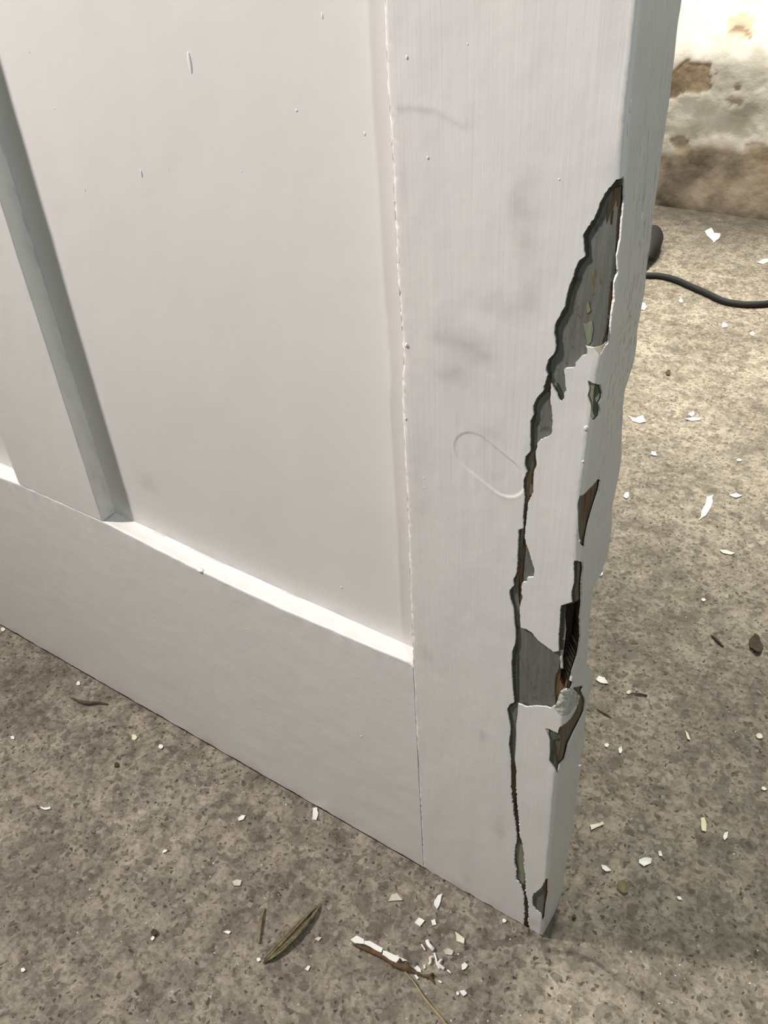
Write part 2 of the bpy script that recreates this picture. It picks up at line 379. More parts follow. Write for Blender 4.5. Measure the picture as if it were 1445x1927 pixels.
EDGE_HOLES = {
 'e1': [(1106, 716), (1130, 723), (1134.7, 740), (1133.6, 751), (1128, 760), (1130, 773), (1128, 784), (1119, 793), (1111.5, 786), (1111.5, 764), (1104.8, 746), (1108, 735)],
 'e2': [(1090.4, 933), (1100, 930), (1114.8, 914.6), (1126, 901), (1131.4, 904.6), (1128, 923), (1119, 950), (1108, 988), (1102.6, 1016), (1101.5, 1030), (1092.6, 1025), (1089, 1003), (1086, 950)],
 'e5': [(1077, 1294), (1097, 1290), (1098, 1295), (1095, 1301), (1097, 1308), (1099.7, 1312), (1102, 1322), (1099.7, 1339.6), (1089.7, 1361), (1079.8, 1379.5), (1069.8, 1402), (1063.6, 1429), (1053.6, 1439), (1050, 1457),
        (1045, 1449), (1032.5, 1432), (1034, 1419), (1033.7, 1392), (1030.6, 1383), (1025, 1371), (1031, 1371), (1048.6, 1380), (1052.4, 1368), (1062, 1364.5), (1073.5, 1352), (1084.8, 1332),
        (1087, 1317), (1089, 1309), (1085, 1303)],
 'e7': [(1032, 1652), (1032, 1681), (1028.6, 1702), (1025.8, 1727), (1020, 1734), (1019, 1722), (1009, 1713), (1001.6, 1704), (1001, 1694), (1002.3, 1683), (1017.5, 1672), (1025.8, 1655)],
 'e8': [(1062, 1672), (1059, 1697), (1052, 1716), (1037, 1731), (1041, 1722), (1049, 1709), (1056, 1683)],
 'e9': [(1092, 1420), (1100, 1416), (1096, 1440), (1088, 1441)],
 'e10': [(1103, 1330), (1110, 1318), (1104, 1375), (1097, 1440), (1095, 1438), (1100, 1385)],
}
HOLES = {k: rough_poly(stp(v)) for k, v in EDGE_HOLES.items()}
HVOID = rough_poly(stp(VOID), 0.0008, 0.00055)

def bumpy(s, z):
    h = 0.00022 * n3(s * 60, z * 22, 1.7) + 0.0001 * n3(s * 220, z * 60, 5)
    return h
OV_A, OV_B = st((893, 853)), st((947, 897))   # filled hole in the stile: a shallow rounded slot
def slot(s, z):
    ax, ay = OV_A; bx, by = OV_B; dx, dy = bx - ax, by - ay; k = ((s - ax) * dx + (z - ay) * dy) / (dx * dx + dy * dy); k = min(1, max(0, k))
    d = math.hypot(s - ax - dx * k, z - ay - dy * k) - 0.0122
    if d > 0.004: return 0.0
    inn = max(0.0, min(1.0, -d / 0.0011)); inn = inn * inn * (3 - 2 * inn)
    rim = math.exp(-((d - 0.0004) / 0.0008) ** 2)
    return (-0.00045 * inn + 0.00005 * rim) * (0.45 + 0.55 * k)
RID = interp([(st(p)[0], st(p)[1]) for p in [(742, 207), (765, 203), (790, 205), (820, 209), (850, 226), (885, 246)]])
rs0, rs1 = st((742, 207))[0], st((885, 246))[0]
def stile_h(s, z):
    h = bumpy(s, z) + (slot(s, z) if s < -0.03 else 0)
    if rs0 < s < rs1:
        d = z - RID(s)
        if -0.03 < d < 0.02: h += 0.00035 * (1 / (1 + math.exp(-d / 0.0006))) * math.exp(-max(0, d) / 0.006)
    if s > -0.006: h += 0.0004 * n3(s * 90, z * 45, 9)
    return h
SMUDGE = [(985, 385, 26, 60, .35), (990, 480, 22, 40, .18), (945, 575, 45, 22, .32), (865, 640, 50, 22, .5), (900, 670, 40, 16, .3), (860, 710, 45, 20, .32), (912, 815, 30, 18, .22), (1000, 560, 30, 30, .15),
          (955, 930, 30, 20, .12), (940, 1560, 14, 24, .25), (908, 1390, 5, 20, .3), (790, 900, 12, 90, .16), (760, 360, 8, 120, .15), (700, 1610, 60, 20, .15), (800, 1232, 12, 12, .3), (880, 1655, 8, 8, .3), (1003, 1735, 10, 14, .45), (1018, 1450, 5, 20, .1)]
SM = []
for (px_, py_, rx, ry, k) in SMUDGE:
    p = on((px_, py_), 1, 0); q = on((px_ + rx, py_), 1, 0); w = on((px_, py_ + ry), 1, 0)
    SM.append((p[0], p[2], abs(q[0] - p[0]) + 1e-4, abs(w[2] - p[2]) + 1e-4, k))
def dirt_xz(x, z):
    d = 0.0
    for (a, c, ra, rc, k) in SM:
        e = ((x - a) / ra) ** 2 + ((z - c) / rc) ** 2
        if e < 6: d += k * 0.72 * (1 + 1.1 * n3(x * 90, z * 140, 3)) * math.exp(-e * 1.1)
    d += 0.30 * max(0, 1 - z / 0.018) * (0.5 + n3(x * 60, z * 90, 2))
    return max(0, min(0.8, d))
def stile_dirt(s, z):
    d = dirt_xz(xa(z) + s, z) if s < 0.001 else 0.0
    return min(0.9, d)

def scuff(s, z):
    if s < 0.004: return 0.0
    return min(1.0, 0.95 * math.exp(-((z - 0.50) / 0.07) ** 2) * max(0.0, min(1.0, (s - 0.010) / 0.010)) + 0.18)
# ---------------------------------------------------------------- the setting: floor and wall
WALL_Y = 1.628
crk = [on(p, 2, 0) for p in [(1035, 1790), (1080, 1795), (1118, 1808), (1160, 1838), (1215, 1878), (1255, 1905), (1300, 1940), (1380, 2000)]]
crk = [(p[0], p[1]) for p in crk]
def crack_d(x, y):
    m_ = 9.0
    for (ax, ay), (bx, by) in zip(crk[:-1], crk[1:]):
        dx, dy = bx - ax, by - ay; k = max(0, min(1, ((x - ax) * dx + (y - ay) * dy) / (dx * dx + dy * dy)))
        m_ = min(m_, math.hypot(x - ax - dx * k, y - ay - dy * k))
    return m_
FD = []
for (px_, py_, r, k) in [(75, 1300, .045, .35), (200, 1430, .03, .25), (1070, 1810, .018, .25), (1090, 1770, .012, .22), (575, 1250, .02, .1), (1380, 470, .10, .20), (1270, 390, .13, .3), (1400, 410, .12, .32),
                        (1160, 1130, .03, .3), (1230, 1170, .02, .3), (1420, 1630, .03, .2), (1400, 760, .03, .15), (1050, 1745, .010, .45), (465, 1760, .012, .2), (1380, 1350, .04, .18), (1300, 1700, .06, .18), (1080, 1560, .02, .1),
                        (20, 1720, .03, .2), (520, 1900, .03, .12)]:
    p = on((px_, py_), 2, 0); FD.append((p[0], p[1], r, k))
def floor_dirt_tone(x, y):
    d = 0.0
    if abs(x - 0.1) < 0.35 and abs(y + 0.05) < 0.3:
        c = crack_d(x, y); d += 0.6 * math.exp(-(c / 0.0014) ** 2) * (0.5 + n3(x * 150, y * 150, 0)) + 0.12 * math.exp(-(c / 0.006) ** 2)
    for (a, c, r, k) in FD:
        e = ((x - a) ** 2 + (y - c) ** 2) / (r * r)
        if e < 5: d += k * math.exp(-e) * (0.9 + 0.9 * n3(x * 50, y * 50, 4))
    d += 0.55 * max(0, 1 - (WALL_Y - y) / 0.30)  # floor grows darker towards the wall
    d += 0.16 * max(0, n3(x * 9, y * 9, 6))
    return max(0, min(0.85, d))
def floor_h(x, y):
    if abs(x - 0.1) < 0.35 and abs(y + 0.05) < 0.3:
        return -0.0012 * math.exp(-(crack_d(x, y) / 0.0012) ** 2)
    return 0.0
pts = grid_pts(-1.0, 0.6, -0.35, 1.68, 0.011, 0.011) + grid_pts(-0.02, 0.33, -0.22, 0.03, 0.0022, 0.0022)
for (ax, ay), (bx, by) in zip(crk[:-1], crk[1:]):
    L = math.hypot(bx - ax, by - ay)
    for q in range(int(L / 0.001)):
        k = q * 0.001 / L
        for o_ in (-0.0024, -0.0012, -0.0006, 0, 0.0006, 0.0012, 0.0024):
            pts.append((ax + (bx - ax) * k - (by - ay) / L * o_, ay + (by - ay) * k + (bx - ax) / L * o_))
fl = sheet('floor', [(-3, -3), (3, -3), (3, 1.75), (-3, 1.75)], [], pts, lambda x, y: (Vector((x, y, 0)), Vector((0, 0, 1))), 0.08, M['floor'], height=floor_h, attrs={'dirt': floor_dirt_tone})
tag(fl, 'worn beige concrete floor with small dark aggregate and a hairline crack', 'floor', kind='structure')

ZP = float(on((1350, 108), 1, WALL_Y)[2])
def wall_y(z):                                # plinth below, battered wall leaning back above it
    d = z - ZP; s_ = 0.5 * (d + math.sqrt(d * d + 0.0006)); s_ = min(s_, 0.22)
    return WALL_Y + 0.95 * s_
def wpt(p):
    y = WALL_Y
    for _ in range(12): q = on(p, 1, y); y = wall_y(q[2])
    return (q[0], q[2])
def wp(poly): return [wpt(p) for p in poly]
P1 = wp([(1240, 135), (1265, 136), (1282, 121), (1291, 111), (1300, 116), (1313, 115), (1334, 119), (1337, 139), (1343, 157), (1337, 175), (1326, 168), (1309, 175), (1283, 172), (1269, 185), (1240, 195)])
P2 = wp([(1263, 259), (1270, 254), (1280, 252), (1291, 262), (1302, 281), (1290, 292), (1275, 288)])
P3 = wp([(1367, 38), (1378, 24), (1405, 21), (1419, 35), (1415, 50), (1412, 72), (1390, 74), (1366, 66), (1371, 52)])
P4 = wp([(1380, 160), (1388, 156), (1393, 165), (1386, 174), (1379, 168)])
P5 = wp([(1362, 184), (1380, 186), (1392, 184), (1403, 190), (1396, 196), (1372, 196)])
P6 = wp([(1344, 132), (1353, 132), (1352, 140), (1345, 140)])
P7 = wp([(1374, 52), (1388, 46), (1405, 56), (1414, 70), (1404, 71), (1395, 60), (1378, 60)])
P8 = wp([(1400, 278), (1418, 265), (1445, 275), (1500, 270), (1500, 345), (1440, 345), (1430, 310)])
glo = wp([(1200, 300), (1247, 290), (1275, 290), (1302, 276), (1322, 266), (1348, 264), (1375, 270), (1400, 277), (1445, 272), (1500, 270)])
gl = interp([(a, c) for a, c in glo])
ghi = wp([(1200, 120), (1260, 118), (1300, 108), (1360, 104), (1420, 96), (1500, 90)]); gh = interp([(a, c) for a, c in ghi])
xs = np.concatenate([np.arange(-3, -0.95, 0.05), np.arange(-0.95, 0.1, 0.005), np.arange(0.1, 3.01, 0.05)])
zs = np.concatenate([np.arange(-0.01, 0.62, 0.005), np.arange(0.62, 2.5, 0.05)])
XX, ZZ = np.meshgrid(xs, zs); G = np.stack([XX.ravel(), ZZ.ravel()], 1)
J = np.array([(0.007 * n3(x * 28, z * 28, 1), 0.007 * n3(x * 28, z * 28, 7)) for x, z in G]) + np.array([(0.003 * n3(x * 110, z * 110, 1), 0.003 * n3(x * 110, z * 110, 7)) for x, z in G])
GJ = G + J
bare = np.zeros(len(G)); peach = np.zeros(len(G))
for p_, k in ((P1, .95), (P2, .75), (P4, .8), (P6, .8), (P5, .55), (P7, .75), (P8, .55)): bare = np.maximum(bare, inside(GJ, p_) * k)
peach = inside(GJ, P3) * 0.7
grime_shade = np.zeros(len(G)); vs = []
for i, (x, z) in enumerate(G):
    lo = gl(x) + 0.006 * n3(x * 40, 0, 2); hi = gh(x) + 0.01 * n3(x * 30, 0, 5)
    g1 = 1 / (1 + math.exp((z - lo) / 0.006)); g2 = 1 / (1 + math.exp((z - hi) / 0.008))
    grime_shade[i] = min(1, 0.80 * g1 + 0.26 * g2 + max(0, n3(x * 12, z * 18, 3)) * 0.5 * g2)  # lower wall: grime and shade both put into the colour
    y = wall_y(z) + 0.012 * n3(x * 5, z * 7, 2) + 0.004 * n3(x * 22, z * 22, 4) + 0.0015 * n3(x * 70, z * 70, 4)
    y -= 0.035 * math.exp(-(z / 0.07) ** 2) + 0.012 * g1
    y += 0.004 * bare[i]
    vs.append((x, y, z))
nx = len(xs); fs = [(j * nx + i, j * nx + i + 1, (j + 1) * nx + i + 1, (j + 1) * nx + i) for j in range(len(zs) - 1) for i in range(nx - 1)]
wl = mesh_obj('wall_back', vs, fs, M['wall'], smooth=True, attrs={'bare': bare, 'peach': peach, 'grime_shade': grime_shade})
tag(wl, 'old lumpy whitewashed wall with brown patches where plaster has flaked', 'wall', kind='structure')

# ---------------------------------------------------------------- the door
door = empty('door_1')
tag(door, 'white painted wooden panelled door with badly chipped lower corner standing on concrete', 'door', kind='structure')
TOP = 1.98
XR = [(-0.91, .247), (-0.533, .2475), (-0.506, .2498), (-0.40, .2503), (-0.35, .2470), (-0.30, .2443), (-0.22, .2433), (-0.15, .2452), (-0.106, .2473)]
zr = interp(XR); zbk = interp([(-0.91, .246), (-0.506, .249), (-0.39, .2486), (-0.29, .2457), (-0.21, .2449), (-0.10, .2447)])

# stile: wood core
stile = None
cols = [(-1, 'back')]
S_LIST = [-0.1035, -0.095, -0.085] + list(np.arange(-0.078, -0.03, 0.003)) + list(np.arange(-0.03, 0.0001, 0.0015))
E_FR = list(np.linspace(0.04, 1.0, 22))
ZL = list(np.concatenate([np.arange(0, 0.64, 0.0022), np.arange(0.66, TOP, 0.06), [TOP]]))
CAV = stp([(1054, 1139), (1076, 1134), (1095, 1135), (1093, 1198), (1087, 1235), (1078, 1262), (1072, 1285), (1062, 1298), (1055, 1285), (1055, 1247), (1051, 1225), (1051, 1196), (1053, 1166)])
RUST = [stp([(1055, 1236), (1050, 1262), (1043, 1272), (1040, 1300), (1042, 1330), (1060, 1318), (1075, 1290), (1068, 1270)]), stp([(1142, 530), (1160, 530), (1155, 600), (1138, 600)]), stp([(1155, 415), (1176, 380), (1170, 480), (1155, 480)]),
        stp([(960, 1440), (975, 1440), (982, 1580), (965, 1580)]), stp([(1020, 1655), (1034, 1650), (1034, 1690), (1015, 1690)]), stp([(980, 1725), (1000, 1725), (1004, 1765), (980, 1765)]), stp([(968, 1050), (985, 1050), (985, 1130), (968, 1130)]), stp([(1095, 920), (1125, 905), (1115, 960), (1100, 990)])]
RV = np.array([(s, z) for z in ZL for s in S_LIST + [f * yb(z) for f in E_FR]])
cav = inside(RV, CAV); rust = np.zeros(len(RV))
for r_ in RUST: rust = np.maximum(rust, inside(RV, r_) * 0.6)
vs = []; rot = []; rus = []; ncol = len(S_LIST) + len(E_FR) + 3; k = 0
for z in ZL:
    vs.append((xd(z) + 0.0012, T_DOOR, z)); rot.append(0); rus.append(0)
    for s in S_LIST + [f * yb(z) for f in E_FR]:
        p, n_ = stile_map(s, z)
        if s < -0.1: p, n_ = Vector((xd(z) + 0.0012, 0.0, z)), Vector((0, -1, 0))
        d = 0.0019 + 0.0003 * n3(s * 500, z * 30, 2)
        q = p - n_ * d
        if cav[k]:
            q = q + Vector((-0.7, 0.7, 0)) * (0.008 + 0.006 * n3(s * 160, z * 30, 3))
        vs.append(tuple(q)); rot.append(1.0 if cav[k] else max(0.0, 0.75 - z / 0.012)); rus.append(rust[k]); k += 1
    y1 = yb(z); c_ = max(0.0, T_DOOR - y1)
    vs.append((xa(z) - 0.002 - c_, max(T_DOOR, y1 + 0.0003), z)); rot.append(0); rus.append(0)
    vs.append((-0.05, max(T_DOOR, y1), z)); rot.append(0); rus.append(0)
fs = []
for j in range(len(ZL) - 1):
    for i in range(ncol):
        a, b_ = j * ncol + i, j * ncol + (i + 1) % ncol; fs.append((a, b_, b_ + ncol, a + ncol))
fs.append(tuple(reversed(range(ncol)))); fs.append(tuple((len(ZL) - 1) * ncol + i for i in range(ncol)))
stile = mesh_obj('stile', vs, fs, M['wood'], door, attrs={'rot': rot, 'rust': rus})
stile['label'] = 'free edge stile of bare weathered brown wood under broken paint'

# coats of paint on the stile
def hem(s, base=0.0034): return base + 0.0016 * n3(s * 120, 0, 4) + 0.0006 * n3(s * 500, 0, 8)
s_in = -0.1225
outer = [(s, hem(s)) for s in np.arange(s_in, -0.0005, 0.0015)] + [(0.001, 0.0012), (0.004, 0.0015)]
zz = list(np.arange(0.004, 0.66, 0.003)) + [0.75, TOP]
outer += [(yb(z) - 0.0002 + 0.0003 * n3(z * 300, 2, 2), z) for z in zz]
outer += [(s_in, TOP)]
pts = grid_pts(s_in, -0.006, 0.003, 0.66, 0.003, 0.004) + grid_pts(-0.006, 0.0062, 0.002, 0.66, 0.0009, 0.0022) + grid_pts(0.006, 0.04, 0.002, 0.66, 0.0009, 0.0035) \
    + grid_pts(OV_A[0] - 0.016, OV_B[0] + 0.016, OV_B[1] - 0.016, OV_A[1] + 0.016, 0.0006, 0.0006) \
    + grid_pts(rs0, rs1, st((885, 246))[1] - 0.006, st((765, 203))[1] + 0.006, 0.002, 0.0007) \
    + grid_pts(s_in, 0.036, 0.68, TOP, 0.02, 0.06)
# dense lines along the inner arris
for z in np.arange(0.003, 0.66, 0.004):
    for d in (-0.004, -0.0015, -0.0004, 0.0001, 0.0006, 0.0012, 0.0018): pts.append((xd(z) - xa(z) + d, z))
NIBS = [(1104, 806, .0022, .0026, .0012), (1098, 869, .0013, .0015, .0009), (1209, 408, .0012, .003, .0008), (766, 108, .001, .0015, .0006), (805, 297, .0009, .0013, .0006), (765, 650, .0016, .0022, .0012), (764, 788, .0010, .0018, .0007),
        (1052, 338, .0008, .0008, .0004), (880, 83, .0006, .0009, .0003), (798, 900, .0007, .001, .0004), (797, 918, .0006, .0008, .0004), (844, 973, .0005, .0006, .0003), (1092, 1020, .0009, .0016, .0008), (1020, 1420, .0008, .0008, .0003), (770, 1110, .001, .002, .0006), (1186, 200, .0012, .004, .0007), (1182, 240, .001, .005, .0006)]
wpaint = sheet('white_paint', outer, [HVOID] + list(HOLES.values()), pts, stile_map, 0.0010, M['white_v'], stile, stile_h, {'dirt': stile_dirt, 'scuff': scuff}, 0.0, [(*st((a, b_)), r1 * .62, r2 * .62, h_ * .55) for a, b_, r1, r2, h_ in NIBS])
wpaint['label'] = 'thick white gloss paint, flaked away along a jagged crack'

INNER_L = [(1176, 348), (1161, 351), (1150, 360), (1139, 375), (1130, 395), (1124, 412), (1112.7, 431), (1105, 446), (1106, 466), (1106, 484), (1094, 499), (1086, 513), (1081.7, 535), (1073, 557),
           (1067, 586), (1053, 608), (1047, 621), (1049.5, 645), (1048, 663), (1035, 681), (1033, 712), (1030, 738), (1014, 753), (1007, 768), (1008, 782), (1003, 800), (1003, 850), (994, 861), (992, 875),
           (994, 888), (989, 903), (987, 919), (989, 937), (986, 968), (985, 994), (979, 1000), (977, 1016), (976, 1058), (973, 1082), (969, 1092), (969, 1102), (963, 1111), (963, 1121), (966, 1136), (969, 1146), (970, 1167), (973, 1187), (973, 1322),
           (966, 1328), (957, 1336), (960, 1349), (963, 1370), (961, 1400), (963, 1425), (964, 1459), (964, 1489), (968, 1524), (972, 1559), (974, 1584), (970, 1599), (971, 1621), (974, 1636), (973, 1654), (982, 1666), (987, 1689), (988, 1723), (987, 1775)]
grow = [(x + 9, y) for x, y in VOID_R]
H2 = rough_poly(stp(INNER_L + grow), 0.0012, 0.0003)
def widen(p, d=0.0025):
    c = np.mean(np.array(p), axis=0); return [tuple(c + (np.array(q) - c) * (1 + d / max(1e-4, np.linalg.norm(np.array(q) - c)))) for q in p]
strip = [(-0.062, 0.0032), (0.004, 0.0032)] + [(yb(z) - 0.0012, z) for z in np.arange(0.01, 0.60, 0.006)] + [(-0.062, 0.596)]
pts2 = grid_pts(-0.085, 0.036, 0.004, 0.6, 0.004, 0.006) + grid_pts(-0.005, 0.005, 0.004, 0.6, 0.001, 0.004)
hs = [H2] + [widen(HOLES[k]) for k in ('e1', 'e2', 'e5', 'e7', 'e8', 'e9', 'e10')]
o = sheet('dark_undercoat', strip, hs, pts2, stile_map, 0.0004, M['dark'], stile, None, None, -0.0010); o['label'] = 'near black old coat showing as a scalloped rim'
WOODS = [
 [(1150, 364), (1161, 346), (1178, 348), (1178, 384), (1172, 411), (1170, 444), (1168, 477), (1159, 477), (1159, 424), (1161, 393), (1153, 389), (1149, 424), (1146, 426), (1146, 395), (1143, 410), (1139, 424), (1136, 404), (1139, 384)],
 [(1146, 532), (1160, 532), (1158, 566), (1153, 595), (1140.4, 594.5), (1143.7, 555)],
 [(1140, 603), (1152, 603), (1150, 628), (1136, 652), (1131, 645), (1138, 628)],
 [(1031, 700), (1035, 702), (1036, 722), (1031, 742), (1024, 738), (1026, 722)],
 [(1006, 842), (1018, 828), (1014, 850), (1013, 874), (1008, 890), (1008, 906), (1007, 926), (998, 946), (994, 972), (989, 1013), (985, 1060), (983, 1098), (981, 1117), (979, 1140), (974, 1140), (972, 1100), (973, 1060), (979, 1040), (984, 1000), (986, 968), (989, 937), (989, 905), (1000, 880)],
 [(962, 1440), (975, 1440), (980, 1530), (984, 1585), (974, 1585), (968, 1540), (963, 1489)],
 [(984, 1668), (996, 1664), (1000, 1700), (1006, 1765), (1010, 1790), (980, 1790), (984, 1739), (984, 1690)],
 [(1053, 1236), (1049, 1262), (1044, 1272), (1041, 1300), (1043, 1328), (1056, 1330), (1085, 1302), (1100, 1240), (1102, 1130), (1102, 1050), (1076, 1050), (1070, 1130), (1050, 1135), (1047, 1200)],
 [(969, 1187), (972, 1187), (972, 1240), (969, 1300), (966, 1300), (965, 1250)],
 [(1097, 928), (1122, 902), (1134, 900), (1128, 930), (1110, 990), (1104, 1034), (1096, 1030), (1098, 980)],
 [(1048, 1372), (1062, 1360), (1092, 1325), (1092, 1306), (1076, 1292), (1097, 1286), (1106, 1300), (1108, 1330), (1098, 1352), (1082, 1380), (1072, 1405), (1064, 1430), (1054, 1442), (1046, 1438), (1039, 1410), (1038, 1392), (1050, 1388)],
 [(1018, 1670), (1027, 1650), (1036, 1648), (1036, 1690), (1030, 1735), (1022, 1730), (1025, 1700), (1024, 1684)],
 [(1064, 1668), (1062, 1700), (1052, 1722), (1034, 1736), (1040, 1716), (1054, 1683)],
]
H3 = [rough_poly(stp(w), 0.0012, 0.0005) for w in WOODS]
o = sheet('grey_undercoat', strip, H3 + [widen(HOLES['e1'], -0.0005)], pts2, stile_map, 0.0004, M['grey'], stile, None, None, -0.0014); o['label'] = 'flat grey undercoat laid bare in the chips'
def patch(name, poly, m, off, label, thick=0.0003, h=None, ds=0.0015):
    p = rough_poly(stp(poly), 0.001, 0.0002); A_ = np.array(p); a0, a1 = A_.min(0), A_.max(0)
    q = grid_pts(a0[0], a1[0], a0[1], a1[1], ds, ds)
    o = sheet(name, p, [], q if len(q) else [tuple(A_.mean(0))], stile_map, thick, m, stile, h, None, off); o['label'] = label; return o
patch('sage_undercoat', [(1104, 568), (1109, 585), (1107, 590), (1102, 592), (1101, 584)], M['green'], -0.0012, 'small sage green fleck on the grey coat')
patch('sage_undercoat', [(1095, 606), (1099, 612), (1112, 606), (1114, 620), (1110, 645), (1103, 652), (1099, 630)], M['green'], -0.0012, 'sage green patch at the foot of the top chip')
patch('sage_undercoat', [(1030, 1370), (1049, 1378), (1055, 1378), (1052, 1392), (1040, 1394), (1032, 1392)], M['dkgreen'], -0.0012, 'dull green patch above the bare wood')
patch('sage_undercoat', [(1032, 1428), (1034, 1408), (1040, 1415), (1046, 1436), (1054, 1442), (1050, 1460), (1044, 1450)], M['dkgreen'], -0.0012, 'dull green point below the bare wood')
patch('sage_undercoat', [(972, 1592), (982, 1592), (986, 1621), (989, 1655), (980, 1668), (968, 1655), (970, 1636), (967, 1610)], M['green'], -0.0012, 'sage green lozenge low in the crack')
patch('cream_undercoat', [(1103, 714), (1132, 721), (1136, 745), (1131, 785), (1119, 795), (1108, 788), (1110, 765), (1103, 748)], M['cream'], -0.0015, 'cream primer around the small green chip')
patch('green_undercoat', [(1119, 723), (1129, 724), (1134, 739), (1124, 752), (1131, 768), (1125, 785), (1119, 773), (1117, 745)], M['dkgreen'], -0.0012, 'dark green coat in the small arris chip')
patch('cream_undercoat', [(1100, 651), (1117, 655), (1143, 646), (1139, 658), (1129, 673), (1117, 657)], M['cream'], -0.0006, 'cream broken lip under the top chip')
patch('cream_undercoat', [(1023, 1369), (1031, 1371), (1031, 1383)], M['cream'], -0.0007, 'pale torn point of paint')
def lump(s, z): return 0.0010 * n3(s * 260, z * 260, 6) + 0.0005 * n3(s * 700, z * 700, 2)
patch('filler_lump', [(1050, 1316), (1054, 1302), (1060, 1297), (1070, 1299), (1075, 1295), (1089, 1308), (1086, 1324), (1072, 1338), (1060, 1346), (1052, 1342), (1044, 1331)], M['filler'], 0.0006, 'lump of pale broken filler under the rotten pocket', 0.0016, lump, 0.0007)
patch('filler_ridge', [(1051, 1208), (1054, 1150), (1060, 1150), (1062, 1190), (1056, 1240), (1057, 1262), (1053, 1262), (1051, 1232)], M['filler'], -0.0016, 'flaking pale film down the side of the rotten pocket', 0.0006, lump, 0.0009)

# bottom rail
XL = -0.91
rail = mesh_obj('bottom_rail', *(lambda a: (a[0], a[1]))(([(x, y, z) for z in (0, 0.2425) for (x, y) in ((XL, 0.0009), (-0.1058, 0.0012), (-0.1058, T_DOOR), (XL, T_DOOR))],
    [(3, 2, 1, 0), (4, 5, 6, 7), (0, 1, 5, 4), (1, 2, 6, 5), (2, 3, 7, 6), (3, 0, 4, 7)])), M['raw_edge'], door, False)
R2 = 0.0016
def rail_map(x, s):                           # s: height up the front, then back along the ledge
    z1 = zr(x); d = s - z1
    if d <= -R2: return Vector((x, 0, s)), Vector((0, -1, 0))
    if d < R2:
        k = (d + R2) / (2 * R2); return Vector((x, R2 * k * k, z1 - R2 * (1 - k) ** 2)), Vector((0, -(1 - k), k)).normalized()
    k = min(1, (d - R2) / DEPTH); return Vector((x, d, z1 + (zbk(x) - z1) * k)), Vector((0, 0, 1))
outer = [(x, 0.0044 + 0.0014 * n3(x * 60, 0, 4) + 0.0007 * n3(x * 300, 0, 8)) for x in np.arange(XL, -0.1072, 0.003)]
outer += [(xd(z) - 0.00025, z) for z in np.arange(0.0036, 0.27, 0.01)] + [(xd(0.247) - 0.0001, 0.27), (XL, 0.27)]
pts = grid_pts(XL, -0.107, 0.003, 0.24, 0.006, 0.006)
for x in np.arange(XL + 0.002, -0.107, 0.0035):
    for d in (-0.004, -0.0024, -0.0016, -0.0009, -0.0003, 0.0003, 0.0009, 0.0016, 0.0026, 0.005, 0.008, 0.011, 0.0135): pts.append((x, zr(x) + d))
def rail_h(x, s):
    d = s - zr(x); h = 0.00018 * n3(x * 25, s * 60, 3) + 0.0001 * n3(x * 60, s * 200, 5)
    h += 0.0006 * n3(x * 120, d * 100, 8) * math.exp(-(d / 0.003) ** 2)
    if d > 0.009: h += 0.0014 * ((d - 0.009) / 0.0045)     # paint built up against the panel
    return h
def rail_dirt(x, s):
    if s > zr(x): return 0.12 * max(0, n3(x * 80, s * 200, 1))
    return dirt_xz(x, s) + 0.14 * max(0, n3(x * 8, s * 12, 5)) * max(0, 1 - s / 0.12)
rd = [on(p, 1, 0) for p in [(375, 1072), (290, 1170), (680, 1385), (463, 1185), (250, 1232)]]
rp = sheet('white_paint', outer, [], pts, rail_map, 0.0008, M['white_h'], rail, rail_h, {'dirt': rail_dirt}, 0.0,
      [(rd[0][0], rd[0][2], .0035, .0022, .0010), (rd[1][0], rd[1][2], .0006, .0004, .0003), (rd[2][0], rd[2][2], .0008, .0006, .0004), (rd[3][0], rd[3][2], .0005, .0005, .0003)])

